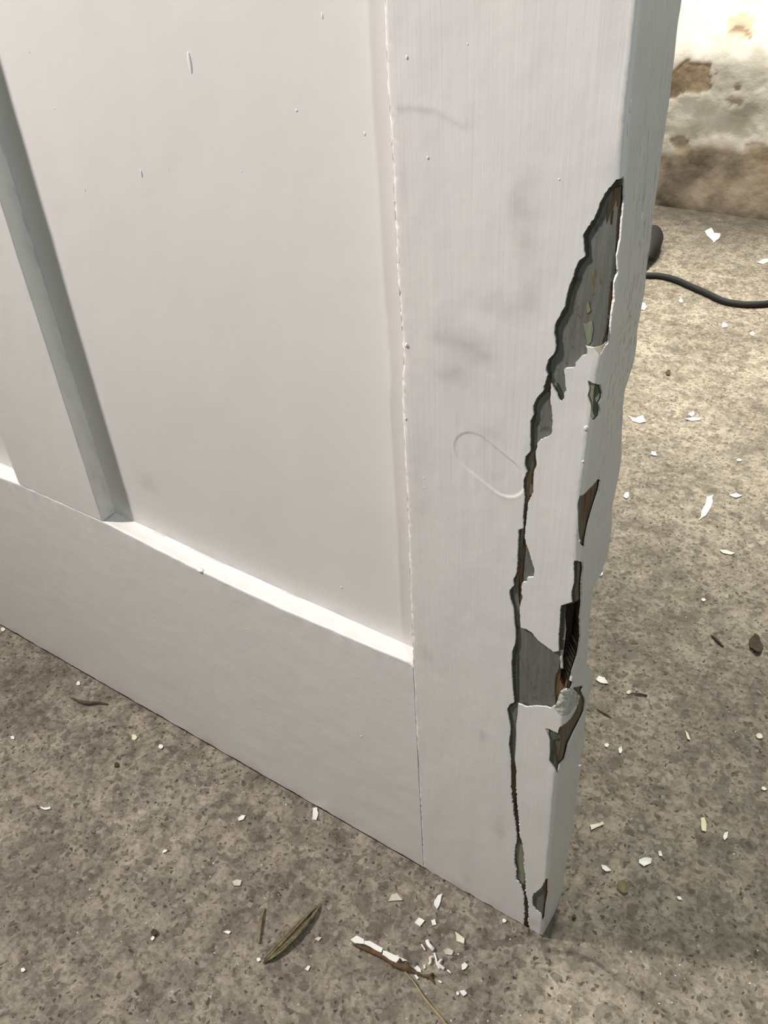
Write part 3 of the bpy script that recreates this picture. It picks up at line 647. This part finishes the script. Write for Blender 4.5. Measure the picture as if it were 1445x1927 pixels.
# centre mullion and far stile (square edged)
def upright(name, x0, x1, label=None):
    body = mesh_obj(name, [(x, y, z) for z in (0.2500 if name == 'mullion' else 0.0, TOP) for (x, y) in ((x0 + .0009, 0.0009), (x1 - .0009, 0.0009), (x1 - .0009, T_DOOR), (x0 + .0009, T_DOOR))],
        [(3, 2, 1, 0), (4, 5, 6, 7), (0, 1, 5, 4), (1, 2, 6, 5), (2, 3, 7, 6), (3, 0, 4, 7)], M['wood'], door, False)
    w = x1 - x0; r = 0.0012; side = DEPTH + 0.001
    def fm(s, z):
        def corner(d, cx_, sg):              # d<0 still on the front
            k = (d + r) / (2 * r); return Vector((cx_ - sg * r * (1 - k) ** 2, r * k * k, z)), Vector((sg * k, -(1 - k), 0)).normalized()
        d = s - w
        if abs(d) < r: return corner(d, x1, 1)
        if d >= r: return Vector((x1, d, z)), Vector((1, 0, 0))
        if abs(s) < r: return corner(-s, x0, -1)
        if s <= -r: return Vector((x0, -s, z)), Vector((-1, 0, 0))
        return Vector((x0 + s, 0, z)), Vector((0, -1, 0))
    zf = lambda s: (0.2500 if name == 'mullion' else 0.003) + 0.0003 * n3(s * 300, 0, 3)
    if name == 'mullion': zf = lambda s: zr(x0 + max(0, min(w, s))) + 0.0005 + 0.0003 * n3(s * 300, 0, 3)
    outer = [(s, zf(s)) for s in np.arange(-side, w + side, 0.002)] + [(w + side, TOP), (-side, TOP)]
    pts = []
    for z in list(np.arange(0.252, 0.75, 0.008)) + list(np.arange(0.78, TOP, 0.08)):
        for s in [-side * .8, -side * .5, -.002, -.0012, -.0006, 0, .0006, .0012, .003] + list(np.arange(.01, w - .004, .008)) + [w - .003, w - .0012, w - .0006, w, w + .0006, w + .0012, w + .002] + [w + side * q for q in (.3, .5, .7, .9)]:
            pts.append((s, z))
    hf = lambda s, z: 0.00015 * n3(s * 60, z * 20, 3) + (0.0004 * n3(s * 80, z * 60, 6) if s > w else 0)
    df = lambda s, z: 0.25 * max(0, n3(s * 150, z * 60, 2)) * (1 if s > w else 0.1) + (0.35 * math.exp(-(z - 0.25) / 0.012) * (0.5 + n3(s * 300, z * 300, 3)) if s > w - 0.002 else 0)
    sheet('white_paint', outer, [], pts, fm, 0.0008, M['white_v'], body, hf, {'dirt': df})
    return body
upright('mullion', -0.506, -0.4005)
upright('stile', -0.91 - 0.1055 + 0.0, -0.91 + 0.0)

def panel(x0, x1, main):
    pd = []
    if main:
        for (a, b_, r1, r2, h_) in [(357, 118, .0018, .0065, .0007), (266, 326, .0011, .0030, .0006), (160, 357, .0006, .0024, .0003), (318, 318, .0004, .0030, .0002), (558, 208, .0010, .0008, .0005), (606, 30, .0009, .0018, .0004), (686, 252, .0008, .0012, .0005), (643, 1105, .0013, .0014, .0006), (455, 322, .0006, .0006, .0003), (102, 204, .0006, .0006, .0003), (55, 98, .0005, .0008, .0003), (205, 341, .0005, .0005, .0002)]:
            p = on((a, b_), 1, DEPTH); pd.append((p[0], p[2], r1 * .7, r2 * .8, h_ * .6))
    def ph(x, z):
        h = 0.00025 * n3(x * 11, z * 9, 1) + 0.00008 * n3(x * 50, z * 30, 4)
        return h
    def dd(x, z):
        d = 0.05 * max(0, n3(x * 20, z * 15, 3))
        e = math.hypot((x - xs1[0]) / .009, (z - xs1[1]) / .006); d += 0.25 * math.exp(-e * e)
        if z < zbk(x) + 0.006: d += 0.35 * max(0, n3(x * 70, z * 200, 1) + 0.05)
        return d
    q = on((278, 910), 1, DEPTH); xs1 = (q[0], q[2])
    outer = [(x, 0.2380) for x in np.arange(x0 - .008, x1 + .008, .01)] + [(x1 + .008, TOP - .1), (x0 - .008, TOP - .1)]
    pts = grid_pts(x0 - .008, x1 + .008, .24, .72, .007, .007) + grid_pts(x0 - .008, x1 + .008, .26, .242, .003, .002) + grid_pts(x0, x1, .74, TOP - .1, .04, .06)
    pl = sheet('panel', outer, [], pts, lambda x, z: (Vector((x, DEPTH, z)), Vector((0, -1, 0))), 0.0085, M['white_p'], door, ph, {'dirt': dd}, 0.0, pd)
    return pl
p1 = panel(-0.4005, -0.1055, True); p1['label'] = 'wide recessed white panel with small paint runs'
p2 = panel(-0.91, -0.506, False)
# rails above the picture, so the door is whole
for nm, z0, z1 in (('lock_rail', 0.98, 1.14), ('top_rail', 1.87, 1.98)):
    for (x0, x1) in ((-0.9098, -0.5065), (-0.4000, -0.1068)):
        bm = bmesh.new(); bmesh.ops.create_cube(bm, size=1)
        for v in bm.verts: v.co = Vector(((x0 + x1) / 2 + v.co.x * (x1 - x0), T_DOOR / 2 + v.co.y * T_DOOR, (z0 + z1) / 2 + v.co.z * (z1 - z0)))
        bmesh.ops.bevel(bm, geom=bm.edges[:], offset=0.0015, segments=2, affect='EDGES')
        me = bpy.data.meshes.new(nm); bm.to_mesh(me); bm.free(); me.materials.append(M['white_h'])
        o = bpy.data.objects.new(nm, me); COL.objects.link(o); o.parent = door

# ---------------------------------------------------------------- cable
def tube(name, path, r, m, parent=None, seg=14, radii=None, sub=6, flat=1.0):
    P_ = [Vector(p) for p in path]; pl = []; rr = []
    for i in range(len(P_) - 1):
        p0, p1_, p2_, p3 = P_[max(0, i - 1)], P_[i], P_[i + 1], P_[min(len(P_) - 1, i + 2)]
        for q in range(sub):
            t = q / sub; pl.append(0.5 * ((2 * p1_) + (p2_ - p0) * t + (2 * p0 - 5 * p1_ + 4 * p2_ - p3) * t * t + (3 * p1_ - p0 - 3 * p2_ + p3) * t ** 3))
            rr.append(radii[i] * (1 - t) + radii[i + 1] * t if radii else r)
    pl.append(P_[-1]); rr.append(radii[-1] if radii else r)
    vs, fs = [], []; up = Vector((0, 0, 1))
    for i, p in enumerate(pl):
        d = (pl[min(i + 1, len(pl) - 1)] - pl[max(i - 1, 0)]).normalized(); u = d.cross(up)
        u = u.normalized() if u.length > 1e-5 else Vector((1, 0, 0)); w = u.cross(d)
        for k in range(seg):
            a = 2 * math.pi * k / seg; vs.append(p + u * math.cos(a) * rr[i] + w * math.sin(a) * rr[i] * flat)
    for i in range(len(pl) - 1):
        for k in range(seg):
            a, b_ = i * seg + k, i * seg + (k + 1) % seg; fs.append((a, b_, b_ + seg, a + seg))
    fs.append(tuple(reversed(range(seg)))); fs.append(tuple((len(pl) - 1) * seg + k for k in range(seg)))
    return mesh_obj(name, vs, fs, m, parent, True)
def fl_pt(px, z=0.0):
    p = on(px, 2, z); return Vector((p[0], p[1], z))
CR = 0.0055
base = fl_pt((1216, 519)); cab = empty('power_cable', base)
tag(cab, 'black rubber power cable lying across the concrete behind the door', 'cable')
cp = [fl_pt(p, CR) for p in [(1170, 470), (1178, 500), (1195, 514), (1216, 518), (1240, 519), (1270, 526), (1300, 539), (1330, 552), (1360, 566), (1385, 571), (1410, 573), (1445, 571), (1500, 563), (1600, 560), (1780, 590), (2000, 640), (2300, 640)]]
pl0 = fl_pt((1231, 470), 0.013); pl1 = fl_pt((1233, 434), 0.017)
mid = fl_pt((1190, 440), CR)
path = [pl1 + (pl1 - pl0) * -0.9 + Vector((-0.03, -0.01, -0.006))] + [fl_pt((1195, 492), CR), fl_pt((1165, 478), CR)]
def rel(o): 
    o.matrix_parent_inverse = Matrix.Translation(-base); return o
rel(tube('lead', cp, CR, M['rubber'], cab))
ang = [(0.0, 0.007), (0.10, 0.0095), (0.2, 0.0125), (0.32, 0.018), (0.5, 0.0215), (0.75, 0.0225), (0.92, 0.018), (1.0, 0.009)]
q0, q1 = fl_pt((1216, 486), 0.0215), fl_pt((1229, 436), 0.0227)
rel(tube('plug', [q0 + (q1 - q0) * a for a, _ in ang], 0.015, M['rubber'], cab, 18, [r for _, r in ang], 3)); 
rel(tube('plug_lead', [fl_pt((1170, 470), CR), fl_pt((1190, 500), CR + .001), fl_pt((1210, 500), 0.011), q0 + (q1 - q0) * 0.03], CR, M['rubber'], cab))

# ---------------------------------------------------------------- litter on the floor
def flake(px_poly, key, name, label, cat='paint flake', group=None, z=0.0006, th=0.0004, curl=0.0012, parent=None):
    P_ = [fl_pt(p) for p in px_poly]; c = sum(P_, Vector()) / len(P_); n = len(P_); vs = []; r = random.Random(int(c.x * 1e5))
    size = max((p - c).length for p in P_); cl = min(curl, size * 0.22)
    # ring vertices, mid ring and a centre, top and bottom
    def zz(p): d = (p - c).length / (size + 1e-9); return z + cl * d * d * (0.6 + 0.4 * math.sin(math.atan2(p.y - c.y, p.x - c.x) * 2 + c.x * 90))
    top = []; bot = []
    ring = []
    for i in range(n):
        a, b_ = P_[i], P_[(i + 1) % n]; ring.append(a); ring.append((a + b_) / 2 + Vector((r.uniform(-1, 1), r.uniform(-1, 1), 0)) * size * 0.05)
    m_ = len(ring); pts_ = ring + [c + (p - c) * 0.5 for p in ring] + [c]
    org = Vector((c.x, c.y, 0))
    for p in pts_: vs.append(Vector((p.x, p.y, zz(p) + th)) - org)
    for p in ring: vs.append(Vector((p.x, p.y, zz(p))) - org)
    vs.append(Vector((c.x, c.y, zz(c))) - org); L = len(vs) - 1; fs = []
    for i in range(m_):
        j = (i + 1) % m_
        fs += [(i, j, m_ + j, m_ + i), (m_ + i, m_ + j, 2 * m_), (2 * m_ + 1 + i, 2 * m_ + 1 + j, j, i), (2 * m_ + 1 + j, 2 * m_ + 1 + i, L)]
    o = mesh_obj(name, vs, fs, M[key], None, False); o.location = org
    bm = bmesh.new(); bm.from_mesh(o.data); bmesh.ops.recalc_face_normals(bm, faces=bm.faces); bm.to_mesh(o.data); bm.free()
    if parent: 
        o.parent = parent; o.matrix_parent_inverse = Matrix.Translation(-parent.location)
    else: tag(o, label, cat, group)
    return o
def blob(cx_, cy_, rx, ry, rot=0, n=6, seed=1):
    r = random.Random(seed); o_ = []
    for i in range(n):
        a = 2 * math.pi * i / n + r.uniform(-.25, .25); k = r.uniform(.75, 1.1)
        u, w = math.cos(a) * rx * k, math.sin(a) * ry * k; c_, s_ = math.cos(rot), math.sin(rot)
        o_.append((cx_ + u * c_ - w * s_, cy_ + u * s_ + w * c_))
    return o_
G1, G2, G3 = 'paint flakes on the floor behind the door', 'paint flakes on the floor in front of the door', 'curled paint shavings near the door corner'
FL = [
 ([(1326, 436), (1338, 430), (1343, 439), (1355, 440), (1352, 450), (1342, 459), (1337, 450)], 'flake_white', 'large heart-shaped white paint flake nearest the back wall, above the cable', G1),
 ([(1424, 495), (1434, 489), (1448, 487), (1450, 491), (1436, 498)], 'flake_cream', 'long cream paint sliver at right picture edge above the cable', G1),
 ([(1204, 570), (1213, 571), (1217, 578), (1212, 585), (1204, 583)], 'flake_white', 'white paint flake against the door edge just below the cable', G1),
 (blob(1363, 613, 6, 6, 0, 6, 2), 'flake_white', 'small square white flake below the dip in the cable', G1),
 (blob(1415, 629, 5, 5, 0, 5, 3), 'flake_white', 'tiny white flake below the cable, nearer the right picture edge', G1),
 (blob(1281, 567, 5, 4, 1, 5, 4), 'flake_white', 'tiny white flake just under the cable, near its first bend', G1),
 ([(1182, 784), (1196, 788), (1209, 783), (1215, 795), (1203, 797), (1190, 794)], 'flake_white', 'ragged white paint flake beside the wavy edge of the door', G1),
 ([(1288, 790), (1303, 786), (1318, 788), (1316, 792), (1300, 793)], 'flake_white', 'flat white paint sliver lying level right of the ragged flake', G1),
 (blob(1301, 780, 6, 5, 0, 5, 5), 'flake_white', 'small round white flake touching the level sliver', G1),
 (blob(1230, 855, 7, 4, 0.4, 5, 6), 'flake_white', 'small white flake midway down the bright floor by the door', G1),
 (blob(1391, 867, 6, 3, 0, 5, 7), 'flake_white', 'small flat white flake on the bright floor right of centre', G1),
 ([(1330, 936), (1342, 932), (1341, 944), (1328, 971), (1314, 981), (1320, 962)], 'flake_cream', 'large pointed cream paint flake standing out on bright floor', G1),
 ([(1372, 933), (1385, 929), (1396, 934), (1384, 938)], 'flake_white', 'thin white leaf-shaped flake right of the large cream flake', G1),
 ([(1354, 1036), (1366, 1036), (1382, 1042), (1374, 1045), (1360, 1042)], 'flake_cream', 'thin cream sliver below the large pointed cream flake', G1),
 (blob(1178, 933, 6, 7, 0.4, 5, 9), 'flake_white', 'small white flake near the door edge level with the large cream flake', G1),
 (blob(1131, 1081, 5, 4, -0.8, 5, 10), 'flake_white', 'small white flake touching the step in the door edge', G1),
 ([(1121, 1280), (1126, 1273), (1137, 1276), (1144, 1288), (1130, 1286)], 'flake_white', 'white paint flake beside the rotten pocket of the door', G1),
 (blob(1183, 1304, 5, 4, 0, 5, 11), 'flake_yellow', 'tiny pale flake right of the flake beside the rotten pocket', G1),
 (blob(1167, 1413, 4, 8, 0, 5, 12), 'flake_white', 'upright white chip right of the bare wood on the door edge', G1),
 (blob(1141, 1403, 5, 5, 0, 5, 13), 'flake_white', 'small white chip left of the upright chip by the door edge', G1),
 ([(1288, 1376), (1294, 1380), (1299, 1395), (1293, 1392)], 'flake_yellow', 'thin yellowish upright sliver on the floor right of the bare wood', G1),
 (blob(1323, 1130, 5, 3, 0.2, 5, 14), 'flake_white', 'tiny white flake above the brown splinter behind the door', G1),
 (blob(1429, 1387, 8, 6, 0, 6, 15), 'flake_cream', 'pale flake at right picture edge, middle of the dull floor', G1),
 (blob(1437, 1485, 6, 4, 0.4, 5, 16), 'flake_white', 'small white flake at right picture edge below the pale flake', G1),
 ([(1110, 1554), (1122, 1551), (1133, 1548), (1136, 1553), (1122, 1558), (1112, 1564)], 'flake_cream', 'wedge-shaped cream flake close to the foot of the door edge', G1),
 ([(1318, 1541), (1325, 1540), (1329, 1552), (1328, 1566), (1320, 1564), (1319, 1556)], 'flake_yellow', 'upright yellowish rectangular flake on the dull floor', G1),
 ([(1363, 1568), (1370, 1566), (1368, 1577), (1363, 1583), (1360, 1576)], 'flake_white', 'narrow white flake right of the upright yellowish one', G1),
 ([(1202, 1619), (1212, 1615), (1226, 1617), (1224, 1626), (1211, 1632), (1202, 1625)], 'flake_white', 'broad white oval flake, largest behind the foot of the door', G1),
 ([(1131, 1629), (1140, 1630), (1150, 1640), (1140, 1641), (1133, 1636)], 'flake_white', 'small white rhombic flake left of the broad oval one', G1),
 ([(1238, 1603), (1243, 1602), (1246, 1612), (1240, 1612)], 'flake_white', 'slim white flake just above right of the broad oval one', G1),
 (blob(1278, 1691, 6, 4, 0.6, 5, 17), 'flake_white', 'small white flake in the shade below the broad oval one', G1),
 (blob(6, 1186, 5, 5, 0, 5, 18), 'flake_white', 'small white flake at left picture edge under the door bottom', G2),
 (blob(148, 1287, 4, 5, 0.4, 5, 19), 'flake_white', 'small white flake above the dark curved twig', G2),
 (blob(253, 1388, 6, 6, 0, 5, 20), 'flake_yellow', 'small yellowish angular flake right of the dark twig', G2),
 (blob(303, 1406, 5, 5, 0, 7, 21), 'flake_white', 'small round white flake right of the yellowish one', G2),
 ([(448, 1541), (455, 1535), (462, 1536), (459, 1543), (450, 1546)], 'flake_white', 'oval white flake out on the floor before the bottom rail', G2),
 (blob(24, 1389, 5, 4, 0, 5, 22), 'flake_white', 'small white flake near left picture edge below the twig', G2),
 ([(77, 1519), (84, 1521), (95, 1520), (96, 1524), (86, 1525), (78, 1523)], 'flake_white', 'thin wavy white flake at far left of the front floor', G2),
 (blob(310, 1603, 6, 3, -0.5, 5, 23), 'flake_white', 'thin white flake at left, halfway down the front floor', G2),
 ([(589, 1522), (597, 1521), (599, 1532), (595, 1545), (588, 1544)], 'flake_white', 'upright white strip of paint leaning under the door bottom', G2),
 ([(731, 1697), (738, 1684), (747, 1682), (758, 1696)], 'flake_beige', 'half-moon beige flake before the door', G2),
 ([(817, 1697), (824, 1686), (832, 1684), (829, 1697), (822, 1713), (817, 1705)], 'flake_white', 'upright white leaf-shaped flake nearest the door bottom', G2),
 ([(780, 1738), (788, 1728), (799, 1734), (790, 1745)], 'flake_white', 'square white flake between the half-moon and the diamond', G2),
 ([(811, 1733), (818, 1731), (821, 1741), (814, 1743)], 'flake_white', 'small white crumb right of the square flake', G2),
 ([(856, 1755), (866, 1761), (874, 1768), (873, 1778), (859, 1772)], 'flake_cream', 'cream diamond-shaped flake by the door corner', G2),
 ([(834, 1790), (843, 1785), (853, 1791), (850, 1799), (838, 1797)], 'flake_beige', 'rounded beige flake below the cream diamond', G2),
 ([(868, 1816), (874, 1812), (880, 1817), (876, 1824), (869, 1827)], 'flake_white', 'angular white flake right of the curled shavings', G2),
 ([(864, 1866), (873, 1864), (879, 1870), (872, 1876)], 'flake_white', 'white flake below the splinter, toward bottom of picture', G2),
 (blob(861, 1870, 3, 4, 0, 5, 24), 'flake_white', 'tiny white crumb touching the white flake below the splinter', G2),
 ([(574, 1825), (580, 1818), (584, 1820), (580, 1828)], 'flake_white', 'small white flake left of the painted splinter', G2),
 ([(420, 1755), (427, 1752), (435, 1754), (431, 1759)], 'flake_white', 'small white flake left of the olive dry litter', G2),
 ([(437, 1660), (446, 1656), (455, 1658), (452, 1668), (441, 1668)], 'flake_beige', 'rounded pale beige blob above the thin twig', G2),
 ([(592, 1768), (599, 1764), (605, 1766), (600, 1772)], 'flake_beige', 'small pale flake right of the olive dry litter', G2),
 (blob(487, 1807, 4, 5, 0.3, 5, 25), 'flake_white', 'tiny white flake at the lower tip of the olive litter', G2),
 (blob(288, 1766, 4, 6, 0.5, 5, 26), 'flake_white', 'tiny white upright flake at lower left of the front floor', G2),
 (blob(44, 1826, 5, 5, 0, 5, 27), 'flake_white', 'small white flake at bottom left of the picture', G2),
 (blob(949, 1734, 5, 4, 0, 6, 28), 'flake_white', 'white crumb touching the bottom edge of the chipped stile', G2),
 ([(779, 1823), (785, 1818), (792, 1826), (792, 1831), (785, 1829)], 'flake_white', 'white flake resting at the thin end of the splinter', G2),
 ([(779, 1836), (783, 1835), (788, 1842), (785, 1844)], 'flake_white', 'slim white flake just below the thin end of the splinter', G2),
 ([(823, 1847), (828, 1846), (832, 1850), (829, 1851)], 'flake_white', 'tiny white flake right of the splinter tip', G2),
 ([(796, 1818), (800, 1816), (801, 1823), (797, 1825)], 'flake_cream', 'tiny pinkish crumb above the thin end of the splinter', G2),
]
for poly, key, lab, g in FL: flake(poly, key, 'paint_flake', lab, 'paint flake', g)
def shaving(path, w, key, label):
    o = tube('paint_shaving', [fl_pt(p, z) for p, z in path], w, M[key], None, 6, None, 4, 0.45)
    c = sum((v.co for v in o.data.vertices), Vector()) / len(o.data.vertices); c.z = 0
    for v in o.data.vertices: v.co -= c
    o.location = c; return tag(o, label, 'paint shaving', G3)
shaving([((804, 1769), .0016), ((806, 1776), .0025), ((811, 1782), .003), ((816, 1787), .0018)], 0.0016, 'flake_white', 'thick white shaving at the top of the shavings cluster')
shaving([((793, 1777), .0010), ((797, 1783), .0014), ((800, 1788), .0010)], 0.0007, 'flake_cream', 'thin cream curl at the left of the shavings cluster')
shaving([((807, 1815), .0014), ((810, 1809), .0022), ((809, 1803), .0024), ((813, 1800), .002), ((816, 1802), .0012)], 0.0010, 'flake_cream', 'hooked cream shaving in the middle of the shavings cluster')
shaving([((817, 1793), .001), ((820, 1803), .0018), ((823, 1815), .0018), ((827, 1823), .0012)], 0.0008, 'flake_white', 'long thin white shaving bending down through the cluster')
shaving([((836, 1823), .001), ((829, 1818), .002), ((824, 1813), .0028)], 0.0014, 'flake_white', 'stubby white shaving pointing right at the foot of the cluster')
shaving([((825, 1812), .0028), ((829, 1807), .0022), ((832, 1806), .0012)], 0.0009, 'flake_white', 'short white shaving pointing up right in the cluster')
shaving([((842, 1825), .0008), ((846, 1829), .0014), ((849, 1831), .0008)], 0.0006, 'flake_white', 'small white sliver right of the shavings cluster')

flake([(1409, 1206), (1419, 1197), (1427, 1202), (1429, 1208), (1436, 1218), (1430, 1231), (1422, 1232), (1410, 1222)], 'bark', 'bark_chip', 'dark brown bark chip at right picture edge behind the door', 'bark', None, 0.001, 0.0012, 0.003)
flake([(1162, 1660), (1175, 1657), (1180, 1668), (1182, 1680), (1172, 1683), (1160, 1672)], 'litter', 'dead_leaf', 'small olive brown dead leaf scrap left of the broad oval flake', 'leaf', None, 0.0006, 0.0004, 0.001)
for (gx, gy, gr, lab) in ((220, 1441, 5, 'black grit speck on the open floor left of the bottom rail'), (1080, 1727, 4, 'small black grit speck right of the foot of the door'),
                          (1257, 703, 5, 'dark grit speck on the bright floor below the cable'), (291, 1757, 6, 'brown grit speck at lower left of the front floor')):
    flake(blob(gx, gy, gr, gr * 1.1, 0.3, 6, gx), 'bark', 'grit', lab, 'grit', None, 0.0003, 0.0018, 0.0004)
def stick(name, path, r, key, label, cat, radii, flat=0.8, sub=5):
    o = tube(name, [fl_pt(p, z) for p, z in path], r, M[key], None, 8, radii, sub, flat)
    for v in o.data.vertices:
        d = n3(v.co.x * 500, v.co.y * 500, v.co.z * 500); v.co += Vector((d, -d * .6, 0)) * r * 0.35; v.co.z = max(v.co.z, 0.0002)
    c = sum((v.co for v in o.data.vertices), Vector()) / len(o.data.vertices); c.z = 0
    for v in o.data.vertices: v.co -= c
    o.location = c; return tag(o, label, cat)
stick('twig', [((133, 1313), .0012), ((148, 1319), .0022), ((165, 1323), .0026), ((185, 1322), .0022), ((204, 1325), .0012)], .0014, 'twig', 'dark curved twig on the concrete at the left', 'twig', [.0006, .0014, .0019, .0014, .0004])
stick('twig', [((498, 1708), .0012), ((491, 1735), .002), ((487, 1775), .0012)], .001, 'litter', 'thin brown twig standing beside the olive litter', 'twig', [.0004, .0016, .0009])
stick('twig', [((1338, 1195), .001), ((1348, 1203), .0018), ((1361, 1217), .001)], .001, 'twig', 'short dark splinter left of the bark chip', 'twig', [.0005, .0017, .0007])
stick('twig', [((1184, 1304), .001), ((1205, 1306), .0016), ((1218, 1309), .001)], .001, 'twig', 'short level dark sliver right of the rotten pocket', 'twig', [.0003, .0011, .0009])
stick('twig', [((1123, 1333), .001), ((1137, 1341), .0014), ((1151, 1351), .001)], .001, 'litter', 'brown sliver on the floor beside the lump of filler', 'twig', [.0006, .0012, .0005])
def wisp(name, path, key, label, cat, n=22, spread=0.0036):
    r_ = random.Random(5); vs, fs = [], []
    P_ = [fl_pt(p, z) for p, z in path]; L = len(P_) - 1
    for q in range(n):
        a, b_ = r_.uniform(0, 0.25), r_.uniform(0.72, 1.0); off = Vector((r_.uniform(-1, 1), r_.uniform(-1, 1) * .8, 0)) * spread; hz = r_.uniform(0.0008, 0.0045)
        b0 = len(vs); m_ = 7; rad = r_.uniform(0.0005, 0.0011)
        for i in range(m_):
            t = (a + (b_ - a) * i / (m_ - 1)) * L; k = min(L - 1, int(t)); p = P_[k].lerp(P_[k + 1], t - k)
            w = math.sin(math.pi * min(1, max(0, t / L * 0.9 + 0.08))); c = p + off * w + Vector((r_.uniform(-1, 1), r_.uniform(-1, 1), 0)) * 0.0004; c.z = 0.0008 + hz * w
            d = (P_[min(L, k + 1)] - P_[k]).normalized(); u = d.cross(Vector((0, 0, 1))).normalized()
            rr = rad * (0.35 if i in (0, m_ - 1) else 1)
            for g_ in range(5): vs.append(c + u * math.cos(g_ * 1.2566) * rr + Vector((0, 0, 1)) * math.sin(g_ * 1.2566) * rr)
        for i in range(m_ - 1):
            for g_ in range(5): fs.append((b0 + i * 5 + g_, b0 + i * 5 + (g_ + 1) % 5, b0 + (i + 1) * 5 + (g_ + 1) % 5, b0 + (i + 1) * 5 + g_))
    c = sum(vs, Vector()) / len(vs); c.z = 0
    o = mesh_obj(name, [v - c for v in vs], fs, M[key], None, True); o.location = c; return tag(o, label, cat)
wisp('dry_litter', [((602, 1700), .002), ((585, 1720), .0035), ((560, 1750), .004), ((532, 1780), .0035), ((508, 1802), .002), ((493, 1814), .001)], 'litter', 'fluffy olive brown wisp of dry litter on the front floor', 'litter')
stick('straw', [((748, 1815), .001), ((775, 1843), .0018), ((800, 1880), .0018), ((832, 1918), .001), ((850, 1945), .001)], .0007, 'straw', 'single thin dry straw running out from under the splinter', 'straw', [.0003, .0006, .0010, .0011, .0005], 0.8, 8)

spl = empty('painted_splinter', fl_pt((735, 1800))); tag(spl, 'long wood splinter with broken white paint lying before the door corner', 'splinter')
co = tube('wood', [fl_pt(p, z) for p, z in [((664, 1777), .0022), ((690, 1786), .0024), ((720, 1799), .0024), ((745, 1815), .0026), ((765, 1821), .0028), ((780, 1829), .002), ((795, 1836), .0016), ((808, 1838), .002), ((818, 1852), .0008)]], .002, M['splinter'], spl, 8, [.0008, .0018, .0022, .0024, .0028, .0012, .0008, .0016, .0003], 5, 0.8)
co.matrix_parent_inverse = Matrix.Translation(-spl.location)
for poly, key in (([(660, 1774), (672, 1766), (685, 1773), (686, 1782), (668, 1780)], 'flake_white'), ([(686, 1776), (696, 1776), (721, 1790), (718, 1798), (705, 1792), (686, 1782)], 'flake_white'),
                  ([(721, 1794), (728, 1795), (737, 1800), (753, 1807), (746, 1817), (733, 1811), (720, 1802)], 'flake_white'), ([(752, 1806), (767, 1813), (758, 1814)], 'flake_cream')):
    flake(poly, key, 'paint_strip', None, parent=spl, z=0.0042, curl=0.0004)
co2 = tube('fork', [fl_pt((808, 1838), .0018), fl_pt((814, 1833), .0022), fl_pt((817, 1838), .0008)], .001, M['bark'], spl, 6, [.0012, .0012, .0004], 3)
co2.matrix_parent_inverse = Matrix.Translation(-spl.location)

# crumbs too small to pick apart
r = random.Random(11); vs, fs = [], []
for i in range(300):
    if i % 2: px = (r.uniform(0, 1010), r.uniform(1250, 1927))
    else: px = (r.uniform(1060, 1445), r.uniform(410, 1900))
    p = fl_pt(px)
    if -0.01 < p.y < T_DOOR + 0.01 and p.x < 0.01: continue
    if p.y > WALL_Y - 0.06: continue
    s = r.uniform(.0003, .0011); a = r.uniform(0, 6.28); b0 = len(vs)
    for q in range(4):
        t = a + q * math.pi / 2 + r.uniform(-.3, .3); k = s * (1 if q % 2 else r.uniform(.4, .9)); vs.append((p.x + math.cos(t) * k, p.y + math.sin(t) * k, 0.0001))
    vs.append((p.x, p.y, s * 0.6)); fs += [(b0 + q, b0 + (q + 1) % 4, b0 + 4) for q in range(4)]
cr = mesh_obj('paint_crumbs', vs, fs, M['flake_white'], None, False)
tag(cr, 'scatter of tiny white paint crumbs over the concrete floor', 'paint crumbs', kind='stuff')
